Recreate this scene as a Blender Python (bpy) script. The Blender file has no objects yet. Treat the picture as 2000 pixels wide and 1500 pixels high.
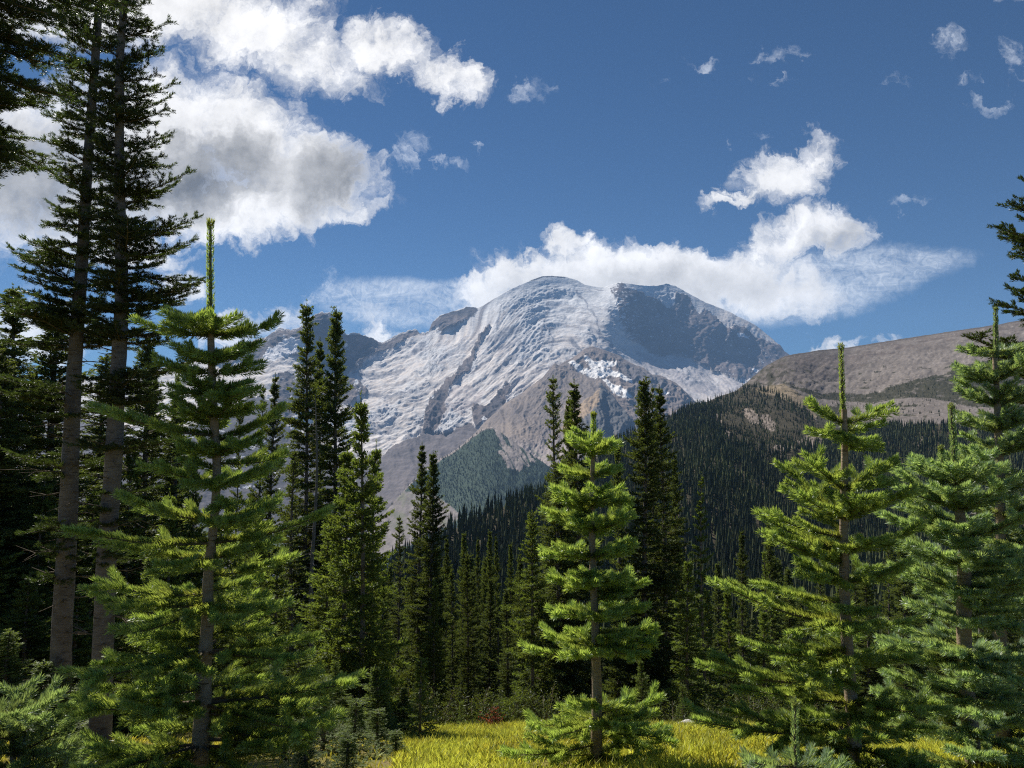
import bpy, math, random
import numpy as np

# ----------------------------------------------------------------------------
# camera, sun, sky, exposure
# ----------------------------------------------------------------------------
S = bpy.context.scene
C = bpy.context.collection
F = 1482.0                      # focal length in photo pixels (2000 x 1500)
PITCH = math.radians(4.0)
EYE = 1.7
HAZE_DENSITY = 2.8e-5
SUN_AZ, SUN_EL = math.radians(-38), math.radians(47)      # azimuth from +Y towards +X

cam_d = bpy.data.cameras.new('camera'); cam = bpy.data.objects.new('camera', cam_d); C.objects.link(cam)
cam_d.sensor_width = 36.0; cam_d.lens = 36.0 * F / 2000.0
cam_d.clip_start = 0.05; cam_d.clip_end = 100000
cam.location = (0, 0, EYE); cam.rotation_euler = (math.radians(90) + PITCH, 0, 0)
S.camera = cam
S.view_settings.view_transform = 'Standard'; S.view_settings.look = 'None'
S.view_settings.exposure = 0.6; S.view_settings.gamma = 1.0
S.render.engine = 'CYCLES'
cy = S.cycles
cy.max_bounces = 6; cy.diffuse_bounces = 3; cy.glossy_bounces = 2; cy.transmission_bounces = 4
cy.volume_bounces = 1; cy.transparent_max_bounces = 4
cy.caustics_reflective = False; cy.caustics_refractive = False
cy.sample_clamp_indirect = 4.0; cy.filter_width = 1.15
cy.use_denoising = False

sun_d = bpy.data.lights.new('sun', 'SUN'); sun = bpy.data.objects.new('sun', sun_d); C.objects.link(sun)
sun_d.energy = 5.0; sun_d.angle = math.radians(0.53); sun_d.color = (1.0, 0.95, 0.87)
SD = np.array([math.sin(SUN_AZ) * math.cos(SUN_EL), math.cos(SUN_AZ) * math.cos(SUN_EL), math.sin(SUN_EL)])
from mathutils import Vector
sun.rotation_euler = Vector(SD).to_track_quat('Z', 'Y').to_euler()
sun.location = (-30, 30, 40)


def pt(px, py, Y):
    """world point seen at photo pixel (px, py) at depth Y in front of the eye"""
    px = np.asarray(px, float); py = np.asarray(py, float); Y = np.asarray(Y, float)
    a = (px - 1000) / F; b = (750 - py) / F
    cp, sp = math.cos(PITCH), math.sin(PITCH)
    dy = cp - b * sp; dz = sp + b * cp
    return np.stack(np.broadcast_arrays(a / dy * Y, Y, EYE + dz / dy * Y), -1)


def uv_of(px, py):
    p = pt(px, py, 1.0); return float(p[0]), float(p[2] - EYE)


# ---- node helpers
class NT:
    def __init__(s, tree): s.t = tree; s.n = tree.nodes; s.l = tree.links

    def add(s, typ, _props=None, **ins):
        n = s.n.new(typ)
        for k, v in (_props or {}).items(): setattr(n, k, v)
        for k, v in ins.items():
            key = int(k[1:]) if k[0] == 'i' and k[1:].isdigit() else k.replace('_', ' ')
            s.set(n.inputs[key], v)
        return n

    def set(s, sock, v):
        if isinstance(v, bpy.types.NodeSocket): s.l.new(v, sock)
        elif isinstance(v, bpy.types.Node): s.l.new(v.outputs[0], sock)
        else: sock.default_value = v

    def m(s, op, a, b=0.0, c=0.0, clamp=False):
        n = s.add('ShaderNodeMath', {'operation': op, 'use_clamp': clamp}, i0=a, i1=b)
        s.set(n.inputs[2], c); return n.outputs[0]

    def mixc(s, f, a, b):
        n = s.n.new('ShaderNodeMix'); n.data_type = 'RGBA'; s.set(n.inputs[0], f); s.set(n.inputs[6], a); s.set(n.inputs[7], b)
        return n.outputs[2]

    def step(s, v, lo, hi, a=0.0, b=1.0):
        n = s.add('ShaderNodeMapRange', {'interpolation_type': 'SMOOTHSTEP'})
        for k, x in zip((0, 1, 2, 3, 4), (v, lo, hi, a, b)): s.set(n.inputs[k], x)
        return n.outputs[0]

    def noise(s, vec, scale, detail=5, rough=0.55, lac=2.0, dist=0.0, dim='3D', color=False):
        n = s.add('ShaderNodeTexNoise', {'noise_dimensions': dim}, Vector=vec, Scale=scale, Detail=detail, Roughness=rough, Lacunarity=lac, Distortion=dist)
        return n.outputs[1 if color else 0]


# cloud shapes: centre x, centre y, radius x, radius y (photo pixels), tilt in degrees (counter-clockwise), strength
CUMULUS = [
    (250, -20, 440, 150, 0, 1.15), (490, 50, 190, 105, 0, 1.1), (610, 110, 120, 95, -20, .8), (745, 95, 125, 75, -10, 1.0), (865, 150, 105, 58, -18, .9),
    (690, 160, 90, 40, -15, .6),
    (330, 290, 210, 200, 0, 1.2), (490, 285, 195, 130, -25, 1.2), (620, 335, 165, 100, -20, 1.1), (440, 400, 270, 85, 0, 1.2), (560, 380, 180, 75, -5, 1.1), (690, 408, 110, 30, 6, .75),
    (90, 330, 300, 240, 0, 1.0),
    (350, 560, 70, 40, 0, .8), (60, 650, 190, 70, 0, .9), (450, 640, 120, 36, 0, .75), (570, 620, 70, 50, 50, .75), (735, 640, 55, 40, -60, .62),
    (250, 500, 130, 50, 0, .9),
    (1100, 478, 60, 46, 0, 1.1), (1020, 525, 100, 48, 20, 1.1), (1140, 535, 220, 75, 0, 1.3), (1310, 545, 250, 78, -3, 1.3), (1440, 555, 220, 72, -5, 1.1),
    (970, 575, 120, 50, 12, 1.0), (1220, 575, 300, 60, 0, 1.2),
    (1540, 465, 150, 58, 25, 1.1), (1620, 450, 95, 72, -10, 1.0), (1530, 345, 105, 68, 12, 1.0), (1440, 385, 70, 22, 10, .8), (1600, 310, 48, 66, -10, .75),
    (1620, 676, 60, 28, 15, .8), (1725, 662, 34, 16, 10, .5), (1785, 658, 20, 12, 0, .4),
]
WISPS = [(1035, 178, 52, 36, 15, .75), (948, 290, 18, 18, 0, .8), (980, 310, 20, 24, 0, .6), (860, 320, 24, 15, 0, .55), (905, 325, 18, 15, 0, .55), (1075, 312, 24, 10, 0, .5),
         (795, 310, 40, 70, -20, .62), (1280, 160, 26, 13, 0, .45), (1370, 132, 32, 12, -25, .45), (1512, 108, 58, 15, 5, .5), (1505, 152, 34, 8, 10, .4),
         (1852, 80, 56, 34, 20, .72), (1975, 92, 52, 54, 20, .6), (1755, 152, 36, 18, 15, .5), (1880, 156, 46, 20, 15, .62), (1945, 200, 46, 16, 15, .5), (1980, 160, 32, 18, 15, .5),
         (1775, 397, 44, 18, 0, .6), (1683, 284, 32, 12, 10, .5), (1965, -5, 60, 16, 0, .6), (625, 570, 34, 30, 50, .6), (1500, 262, 20, 20, 0, .5), (1412, 285, 10, 16, 0, .5)]
CIRRUS = [(790, 592, 210, 56, -4, 1.2), (880, 580, 150, 42, 4, 1.1), (1570, 560, 290, 78, 10, 1.2), (1740, 530, 190, 42, 10, .9), (1450, 590, 220, 50, 4, 1.0), (560, 650, 170, 30, 0, .4)]
DARKS = [(380, 345, 235, 95, 8, 1.0), (640, 335, 130, 75, 30, .75), (80, 350, 320, 130, 0, .75), (1610, 480, 120, 38, 15, .35), (1300, 560, 260, 40, 0, .25)]


def build_sky():
    w = bpy.data.worlds.new('World'); S.world = w; w.use_nodes = True
    w.node_tree.nodes.clear(); T = NT(w.node_tree)
    w.cycles.sampling_method = 'NONE'
    sky = T.add('ShaderNodeTexSky', {'sky_type': 'NISHITA', 'sun_disc': False, 'sun_elevation': SUN_EL, 'sun_rotation': SUN_AZ,
                                     'altitude': 2000, 'air_density': 1.0, 'dust_density': 0.0, 'ozone_density': 3.5})
    skyc = T.add('ShaderNodeVectorMath', {'operation': 'MULTIPLY'}, i0=sky.outputs[0], i1=(.0185, .0300, .0385))
    geo = T.add('ShaderNodeTexCoord')
    sep = T.add('ShaderNodeSeparateXYZ', i0=geo.outputs['Generated'])
    yy = T.m('MAXIMUM', sep.outputs[1], 0.08)
    p0 = T.add('ShaderNodeCombineXYZ', i0=T.m('DIVIDE', sep.outputs[0], yy), i1=T.m('DIVIDE', sep.outputs[2], yy)).outputs[0]
    front = T.step(sep.outputs[1], 0.1, 0.3)
    # domain warp
    wn = T.noise(p0, 14.0, 5, 0.6, 2.0, 0.0, '2D', True)
    w1 = T.add('ShaderNodeVectorMath', {'operation': 'SUBTRACT'}, i0=wn, i1=(.5, .5, .5))
    w2 = T.add('ShaderNodeVectorMath', {'operation': 'MULTIPLY'}, i0=w1, i1=(.075, .075, 0))
    p = T.add('ShaderNodeVectorMath', {'operation': 'ADD'}, i0=p0, i1=w2).outputs[0]
    wn2 = T.noise(p, 55.0, 3, 0.6, 2.0, 0.0, '2D', True)
    w3 = T.add('ShaderNodeVectorMath', {'operation': 'SUBTRACT'}, i0=wn2, i1=(.5, .5, .5))
    w4 = T.add('ShaderNodeVectorMath', {'operation': 'MULTIPLY'}, i0=w3, i1=(.03, .03, 0))
    p = T.add('ShaderNodeVectorMath', {'operation': 'ADD'}, i0=p, i1=w4).outputs[0]

    def field(lst, vec):
        acc = None
        for cx, cyy, rx, ry, rot, wgt in lst:
            u, v = uv_of(cx, cyy)
            mp = T.add('ShaderNodeMapping', {'vector_type': 'TEXTURE'}, Vector=vec, Location=(u, v, 0), Rotation=(0, 0, math.radians(rot)), Scale=(rx / F, ry / F, 1))
            ln = T.add('ShaderNodeVectorMath', {'operation': 'DOT_PRODUCT'}, i0=mp.outputs[0], i1=mp.outputs[0]).outputs[1]
            val = T.m('MULTIPLY_ADD', ln, -wgt, wgt)
            acc = val if acc is None else T.m('MAXIMUM', acc, val)
        return acc
    n1 = T.noise(p0, 9.0, 9, 0.6, 2.1, 0.0, '2D')
    n2 = T.noise(p, 48.0, 6, 0.62, 2.1, 0.0, '2D')
    fC = field(CUMULUS, p)
    dens = T.m('ADD', T.m('MULTIPLY_ADD', n1, 1.0, -.5), T.m('MULTIPLY_ADD', n2, .62, -.31))
    densC = T.m('ADD', fC, T.m('MULTIPLY', dens, 1.25))
    aC = T.step(densC, 0.0, 1.0)
    fW = field(WISPS, p)
    densW = T.m('ADD', T.m('MULTIPLY', fW, 1.0), T.m('MULTIPLY', dens, 2.6))
    aW = T.m('MULTIPLY', T.step(densW, 0.25, 1.8), 0.68)
    fS = field(CIRRUS, p0)
    st = T.add('ShaderNodeMapping', Vector=p0, Rotation=(0, 0, math.radians(-6)), Scale=(6.0, 26.0, 1))
    ns = T.noise(st.outputs[0], 1.6, 7, 0.66, 2.1, 0.8, '2D')
    ns2 = T.noise(p0, 70.0, 3, 0.6, 2.0, 1.5, '2D')
    nss = T.m('ADD', T.m('MULTIPLY', ns, 0.62), T.m('MULTIPLY', ns2, .38))
    fS = T.m('ADD', fS, T.m('MULTIPLY', dens, .9))
    aS = T.m('MULTIPLY', T.m('MULTIPLY', T.step(fS, 0.0, 0.85), T.step(nss, .15, .95)), .95)
    # shading inside the clouds: bright towards the sun (up and left), grey bases
    off = T.add('ShaderNodeVectorMath', {'operation': 'ADD'}, i0=p0, i1=(-.016, .02, 0)).outputs[0]
    n1b = T.noise(off, 9.0, 6, 0.6, 2.1, 0.0, '2D')
    emb = T.m('SUBTRACT', n1, n1b)
    fD = field(DARKS, p)
    dk = T.m('ADD', T.step(fD, -.35, 1.0), T.m('MULTIPLY', T.m('SUBTRACT', n1, .5), .4), clamp=True)
    dk = T.m('MULTIPLY', dk, T.step(densC, .3, .9))
    lum = T.m('ADD', T.m('MULTIPLY_ADD', dk, -.47, .70), T.m('MULTIPLY', emb, .6))
    lum = T.m('MAXIMUM', lum, .12)
    ccol = T.add('ShaderNodeVectorMath', {'operation': 'SCALE'}, i0=(1.0, .985, .975)); T.set(ccol.inputs['Scale'], lum)
    # paste layers
    c1 = T.mixc(T.m('MULTIPLY', aS, front), skyc.outputs[0], (.66, .69, .73, 1))
    c2 = T.mixc(T.m('MULTIPLY', aW, front), c1, (.72, .75, .8, 1))
    c3 = T.mixc(T.m('MULTIPLY', aC, front), c2, ccol.outputs[0])
    bg = T.add('ShaderNodeBackground', Color=c3); bg.inputs['Strength'].default_value = 1.0
    out = T.add('ShaderNodeOutputWorld'); T.l.new(bg.outputs[0], out.inputs[0])


build_sky()

# ----------------------------------------------------------------------------
# noise and small geometry helpers
# ----------------------------------------------------------------------------
def _hash(*ii):
    h = np.uint32(2166136261)
    for k, i in enumerate(ii):
        h = (h ^ (i.astype(np.int64) & 0xffffffff).astype(np.uint32)) * np.uint32(16777619)
        h ^= h >> np.uint32(13); h = h * np.uint32(0x5bd1e995); h ^= h >> np.uint32(15)
    return h


def perlin2(x, y, seed=0):
    xi = np.floor(x); yi = np.floor(y); fx = x - xi; fy = y - yi
    u = fx * fx * fx * (fx * (fx * 6 - 15) + 10); v = fy * fy * fy * (fy * (fy * 6 - 15) + 10)
    sd = np.full(1, seed)

    def g(i, j):
        h = _hash(xi + i, yi + j, sd)
        a = h.astype(np.float64) * (2 * np.pi / 4294967296.0)
        return np.cos(a) * (fx - i) + np.sin(a) * (fy - j)
    a = g(0, 0); b = g(1, 0); c = g(0, 1); d = g(1, 1)
    return 1.4 * ((a + (b - a) * u) * (1 - v) + (c + (d - c) * u) * v)


def fbm(x, y, octv=5, seed=0, gain=.5, ridged=False):
    s = 0; a = 1.0; t = 0
    for k in range(octv):
        n = perlin2(x * 2 ** k + 13.7 * k, y * 2 ** k - 7.3 * k, seed + k)
        if ridged: n = 1 - 2 * np.abs(n)
        s = s + a * n; t += a; a *= gain
    return s / t


def sstep(x, a, b):
    t = np.clip((x - a) / (b - a), 0, 1); return t * t * (3 - 2 * t)


def inpoly(poly, x, y):
    r = np.zeros(np.shape(x), bool); n = len(poly)
    for i in range(n):
        x0, y0 = poly[i]; x1, y1 = poly[(i + 1) % n]
        if y0 == y1: continue
        c = ((y0 > y) != (y1 > y)) & (x < (x1 - x0) * (y - y0) / (y1 - y0) + x0)
        r ^= c
    return r


def rbf(ctrl):
    """thin-plate surface through (px, py, depth) control points"""
    c = np.array(ctrl, float); P = c[:, :2] / 100.0; n = len(P)
    def k(d2): return np.where(d2 > 1e-12, .5 * d2 * np.log(np.maximum(d2, 1e-12)), 0)
    d2 = ((P[:, None] - P[None]) ** 2).sum(-1)
    A = np.zeros((n + 3, n + 3)); A[:n, :n] = k(d2) + np.eye(n) * .02; A[:n, n] = 1; A[:n, n + 1:] = P; A[n, :n] = 1; A[n + 1:, :n] = P.T
    sol = np.linalg.solve(A, np.concatenate([c[:, 2], [0, 0, 0]]))

    def f(x, y):
        X = np.asarray(x, float) / 100; Y = np.asarray(y, float) / 100
        out = sol[n] + sol[n + 1] * X + sol[n + 2] * Y
        for i in range(n): out = out + sol[i] * k((X - P[i, 0]) ** 2 + (Y - P[i, 1]) ** 2)
        return out
    return f


def mesh_np(name, co, faces=None, loops=None, counts=None, attrs=None, smooth=False):
    """mesh from numpy arrays; faces is an (n, k) array or loops + counts"""
    me = bpy.data.meshes.new(name)
    co = np.ascontiguousarray(co, np.float32)
    if faces is not None:
        counts = np.full(len(faces), faces.shape[1], np.int32); loops = faces.reshape(-1)
    me.vertices.add(len(co)); me.vertices.foreach_set('co', co.reshape(-1))
    me.loops.add(len(loops)); me.loops.foreach_set('vertex_index', np.ascontiguousarray(loops, np.int32))
    st = np.zeros(len(counts), np.int32); st[1:] = np.cumsum(counts)[:-1]
    me.polygons.add(len(counts)); me.polygons.foreach_set('loop_start', st)
    me.polygons.foreach_set('use_smooth', np.full(len(counts), smooth))
    for k, v in (attrs or {}).items():
        if v.ndim == 2:
            a = me.attributes.new(k, 'FLOAT_COLOR', 'POINT')
            c = np.ones((len(co), 4), np.float32); c[:, :3] = v; a.data.foreach_set('color', c.reshape(-1))
        else:
            a = me.attributes.new(k, 'FLOAT', 'POINT'); a.data.foreach_set('value', v.astype(np.float32))
    me.update(calc_edges=True)
    return me


def obj(name, me, mat, parent=None):
    o = bpy.data.objects.new(name, me); C.objects.link(o)
    if mat is not None and me is not None and len(me.materials) == 0: me.materials.append(mat)
    if parent is not None: o.parent = parent
    return o


def tag(o, label=None, cat=None, group=None, kind=None):
    for k, v in (('label', label), ('category', cat), ('group', group), ('kind', kind)):
        if v: o[k] = v
    return o


# ----------------------------------------------------------------------------
# materials
# ----------------------------------------------------------------------------
def new_mat(name):
    m = bpy.data.materials.new(name); m.use_nodes = True; m.node_tree.nodes.clear()
    return m, NT(m.node_tree)


def finish(T, sh):
    o = T.add('ShaderNodeOutputMaterial'); T.l.new(sh, o.inputs[0])


def terrain_mat(name, scale, contrast=.5, bump=1.0, bdist=2.0, rough=.9, spec=.1):
    m, T = new_mat(name)
    col = T.add('ShaderNodeAttribute', {'attribute_name': 'tone'}).outputs[0]
    pos = T.add('ShaderNodeNewGeometry').outputs[0]
    n = T.noise(pos, scale, 7, .62)
    f = T.m('MULTIPLY_ADD', n, 2 * contrast, 1 - contrast)
    c = T.add('ShaderNodeVectorMath', {'operation': 'SCALE'}, i0=col); T.set(c.inputs['Scale'], f)
    b = T.add('ShaderNodeBump', Strength=bump, Distance=bdist, Height=n)
    p = T.add('ShaderNodeBsdfPrincipled', Base_Color=c.outputs[0], Roughness=rough, Normal=b.outputs[0])
    p.inputs['Specular IOR Level'].default_value = spec
    finish(T, p.outputs[0]); return m


def needle_mat(name, fresh, old, trans, tfac=.38, rough=.42, spec=.35, var=.35):
    """conifer needles: 'age' runs from 0 (new growth) to 1 (old, inner)"""
    m, T = new_mat(name)
    age = T.add('ShaderNodeAttribute', {'attribute_name': 'age'}).outputs['Fac']
    ri = T.add('ShaderNodeNewGeometry').outputs['Random Per Island']
    oi = T.add('ShaderNodeObjectInfo').outputs['Random']
    c = T.mixc(age, (*fresh, 1), (*old, 1))
    v = T.m('MULTIPLY', T.m('MULTIPLY_ADD', ri, 2 * var, 1 - var), T.m('MULTIPLY_ADD', oi, .3, .85))
    cs = T.add('ShaderNodeVectorMath', {'operation': 'SCALE'}, i0=c); T.set(cs.inputs['Scale'], v)
    p = T.add('ShaderNodeBsdfPrincipled', Base_Color=cs.outputs[0], Roughness=rough)
    p.inputs['Specular IOR Level'].default_value = spec
    tc = T.add('ShaderNodeVectorMath', {'operation': 'SCALE'}, i0=T.mixc(age, (*trans, 1), (trans[0] * .8, trans[1] * .62, trans[2] * .5, 1)))
    T.set(tc.inputs['Scale'], v)
    tr = T.add('ShaderNodeBsdfTranslucent', Color=tc.outputs[0])
    mx = T.add('ShaderNodeMixShader', i0=tfac, i1=p.outputs[0], i2=tr.outputs[0])
    finish(T, mx.outputs[0]); return m


def bark_mat(name, a, b, vscale=(9, 9, 38)):
    m, T = new_mat(name)
    co = T.add('ShaderNodeTexCoord').outputs['Object']
    mp = T.add('ShaderNodeMapping', Vector=co, Scale=vscale)
    n1 = T.noise(mp.outputs[0], 1.0, 6, .65)
    n2 = T.noise(co, 5.0, 5, .6)
    n3 = T.noise(T.add('ShaderNodeMapping', Vector=co, Scale=(6, 6, 70)).outputs[0], 1.3, 3, .5)
    f = T.m('ADD', T.m('MULTIPLY', n1, .6), T.m('MULTIPLY', n2, .5))
    c = T.mixc(T.step(f, .38, .72), (*a, 1), (*b, 1))
    c = T.mixc(T.step(n3, .62, .7), c, (a[0] * .35, a[1] * .33, a[2] * .3, 1))
    bp = T.add('ShaderNodeBump', Strength=.9, Distance=.012, Height=f)
    p = T.add('ShaderNodeBsdfPrincipled', Base_Color=c, Roughness=.85, Normal=bp.outputs[0])
    p.inputs['Specular IOR Level'].default_value = .2
    finish(T, p.outputs[0]); return m


M_ROCK = terrain_mat('mountain_surface', .012, .35, .8, 14.0)
M_RIDGE = terrain_mat('ridge_surface', .03, .45, .9, 6.0)
M_HILL = terrain_mat('hill_surface', .12, .55, .9, 1.5)
M_GROUND = terrain_mat('ground_surface', 2.2, .5, .8, .06)


# ----------------------------------------------------------------------------
# terrain seen in the distance
# ----------------------------------------------------------------------------
def surface_from_view(x0, x1, dx, top, bot, rows, rf, jag=None, disp=None, back=((40, 30), (160, 130), (500, 420), (1200, 1100))):
    """relief between a lower and an upper sight line with real depths; returns positions grid, px, py"""
    xs = np.arange(x0, x1 + .1, dx)
    tx, ty = np.array(top, float).T; bx, by = np.array(bot, float).T
    yt = np.interp(xs, tx, ty); yb = np.interp(xs, bx, by)
    if jag is not None: yt = yt + jag(xs)
    t = np.linspace(0, 1, rows) ** .9
    X = np.repeat(xs[None], rows, 0); Y = yb[None] + (yt - yb)[None] * t[:, None]
    R = rf(X, Y)
    P = pt(X, Y, R)
    if disp is not None:
        du = np.gradient(P, axis=1); dv = np.gradient(P, axis=0)
        N = np.cross(du, dv); N /= np.linalg.norm(N, axis=-1, keepdims=True) + 1e-9
        edge = sstep(1 - t, 0, .06)[:, None]
        P = P + N * (disp(X, Y, P) * (.25 + .75 * edge))[..., None]
    out = [P]
    last = P[-1]; dirv = last - np.array([0, 0, EYE]); dirv[:, 2] = 0; dirv /= np.linalg.norm(dirv, axis=1, keepdims=True)
    for d, h in back:
        q = last + dirv * d; q[:, 2] -= h; out.append(q[None])
    nb = len(back)
    P = np.concatenate(out, 0)
    X = np.concatenate([X, np.repeat(X[-1:], nb, 0)], 0); Y = np.concatenate([Y, np.repeat(Y[-1:], nb, 0)], 0)
    return P, X, Y


def grid_faces(r, c):
    i = np.arange(r * c).reshape(r, c)
    return np.stack([i[:-1, :-1], i[:-1, 1:], i[1:, 1:], i[1:, :-1]], -1).reshape(-1, 4)


def terrain_obj(name, P, col, mat, smooth=True):
    r, c = P.shape[:2]
    me = mesh_np(name, P.reshape(-1, 3), grid_faces(r, c), attrs={'tone': np.clip(col.reshape(-1, 3), 0, 1)}, smooth=smooth)
    return tag(obj(name, me, mat), kind='structure')


def lerp(a, b, t):
    return a + (np.asarray(b) - a) * t[..., None]


# ---- the glaciated volcano ---------------------------------------------------
LITTLE_PEAK = [(395, 702), (420, 690), (455, 680), (480, 672), (520, 662), (535, 650), (545, 643), (567, 648), (590, 640), (606, 624), (625, 612), (642, 611), (656, 622), (662, 645),
               (680, 655), (700, 652), (720, 660), (742, 670), (775, 663), (790, 668), (770, 682), (745, 690), (720, 700), (702, 722), (668, 742), (640, 752), (600, 735), (580, 700), (520, 692), (505, 715), (470, 708), (440, 715)]
BUMP = [(755, 667), (775, 657), (790, 650), (815, 645), (825, 655), (838, 650), (845, 630), (860, 616), (910, 600), (932, 602), (926, 618), (900, 634), (860, 656), (853, 650), (874, 632), (833, 650), (800, 660), (770, 672)]
BLUE_ISLE = [(545, 738), (560, 730), (590, 736), (640, 752), (690, 745), (720, 765), (690, 790), (640, 800), (590, 812), (555, 822), (538, 790)]
LOW_LEFT = [(-400, 780), (0, 790), (300, 850), (400, 830), (450, 800), (510, 770), (535, 795), (560, 835), (640, 880), (700, 905), (746, 890), (770, 873), (790, 864), (816, 855), (828, 846), (848, 850), (880, 846), (910, 830), (920, 826), (928, 840), (1000, 900), (1300, 1000), (1300, 1200), (-400, 1200)]
CLEAVER = [(958, 632), (945, 660), (928, 690), (922, 710), (912, 728), (897, 742), (880, 760), (866, 790), (872, 808), (856, 830), (848, 850), (826, 848), (828, 826), (831, 800), (840, 782), (852, 768), (870, 745), (892, 735), (898, 715), (915, 698), (921, 685), (940, 655)]
DEBRIS = [(866, 770), (900, 752), (950, 765), (935, 790), (915, 800), (905, 815), (880, 806), (858, 838), (846, 850), (836, 815)]
STRIP = [(930, 840), (920, 812), (925, 795), (940, 800), (948, 800), (964, 782), (980, 758), (990, 745), (1000, 752), (985, 775), (990, 800), (960, 830)]
WALL = [(1191, 566), (1207, 552), (1222, 558), (1235, 565), (1250, 571), (1260, 583), (1281, 589), (1292, 596), (1303, 602), (1317, 593), (1321, 572), (1341, 577), (1355, 598), (1368, 614), (1374, 602),
        (1389, 617), (1408, 636), (1425, 646), (1436, 634), (1465, 650), (1480, 664), (1503, 672), (1522, 676), (1545, 690), (1560, 720), (1460, 745), (1427, 741), (1398, 732), (1370, 716), (1332, 699), (1303, 697), (1275, 690), (1243, 673), (1222, 657), (1214, 638), (1205, 615), (1203, 587)]
CRATER = [(1034, 549), (1045, 543), (1058, 539), (1078, 538), (1105, 541), (1104, 544), (1080, 541), (1060, 542), (1046, 548)]
ICE_CHANNEL = [(1005, 640), (1012, 640), (985, 720), (930, 800), (915, 800), (965, 720)]


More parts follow.
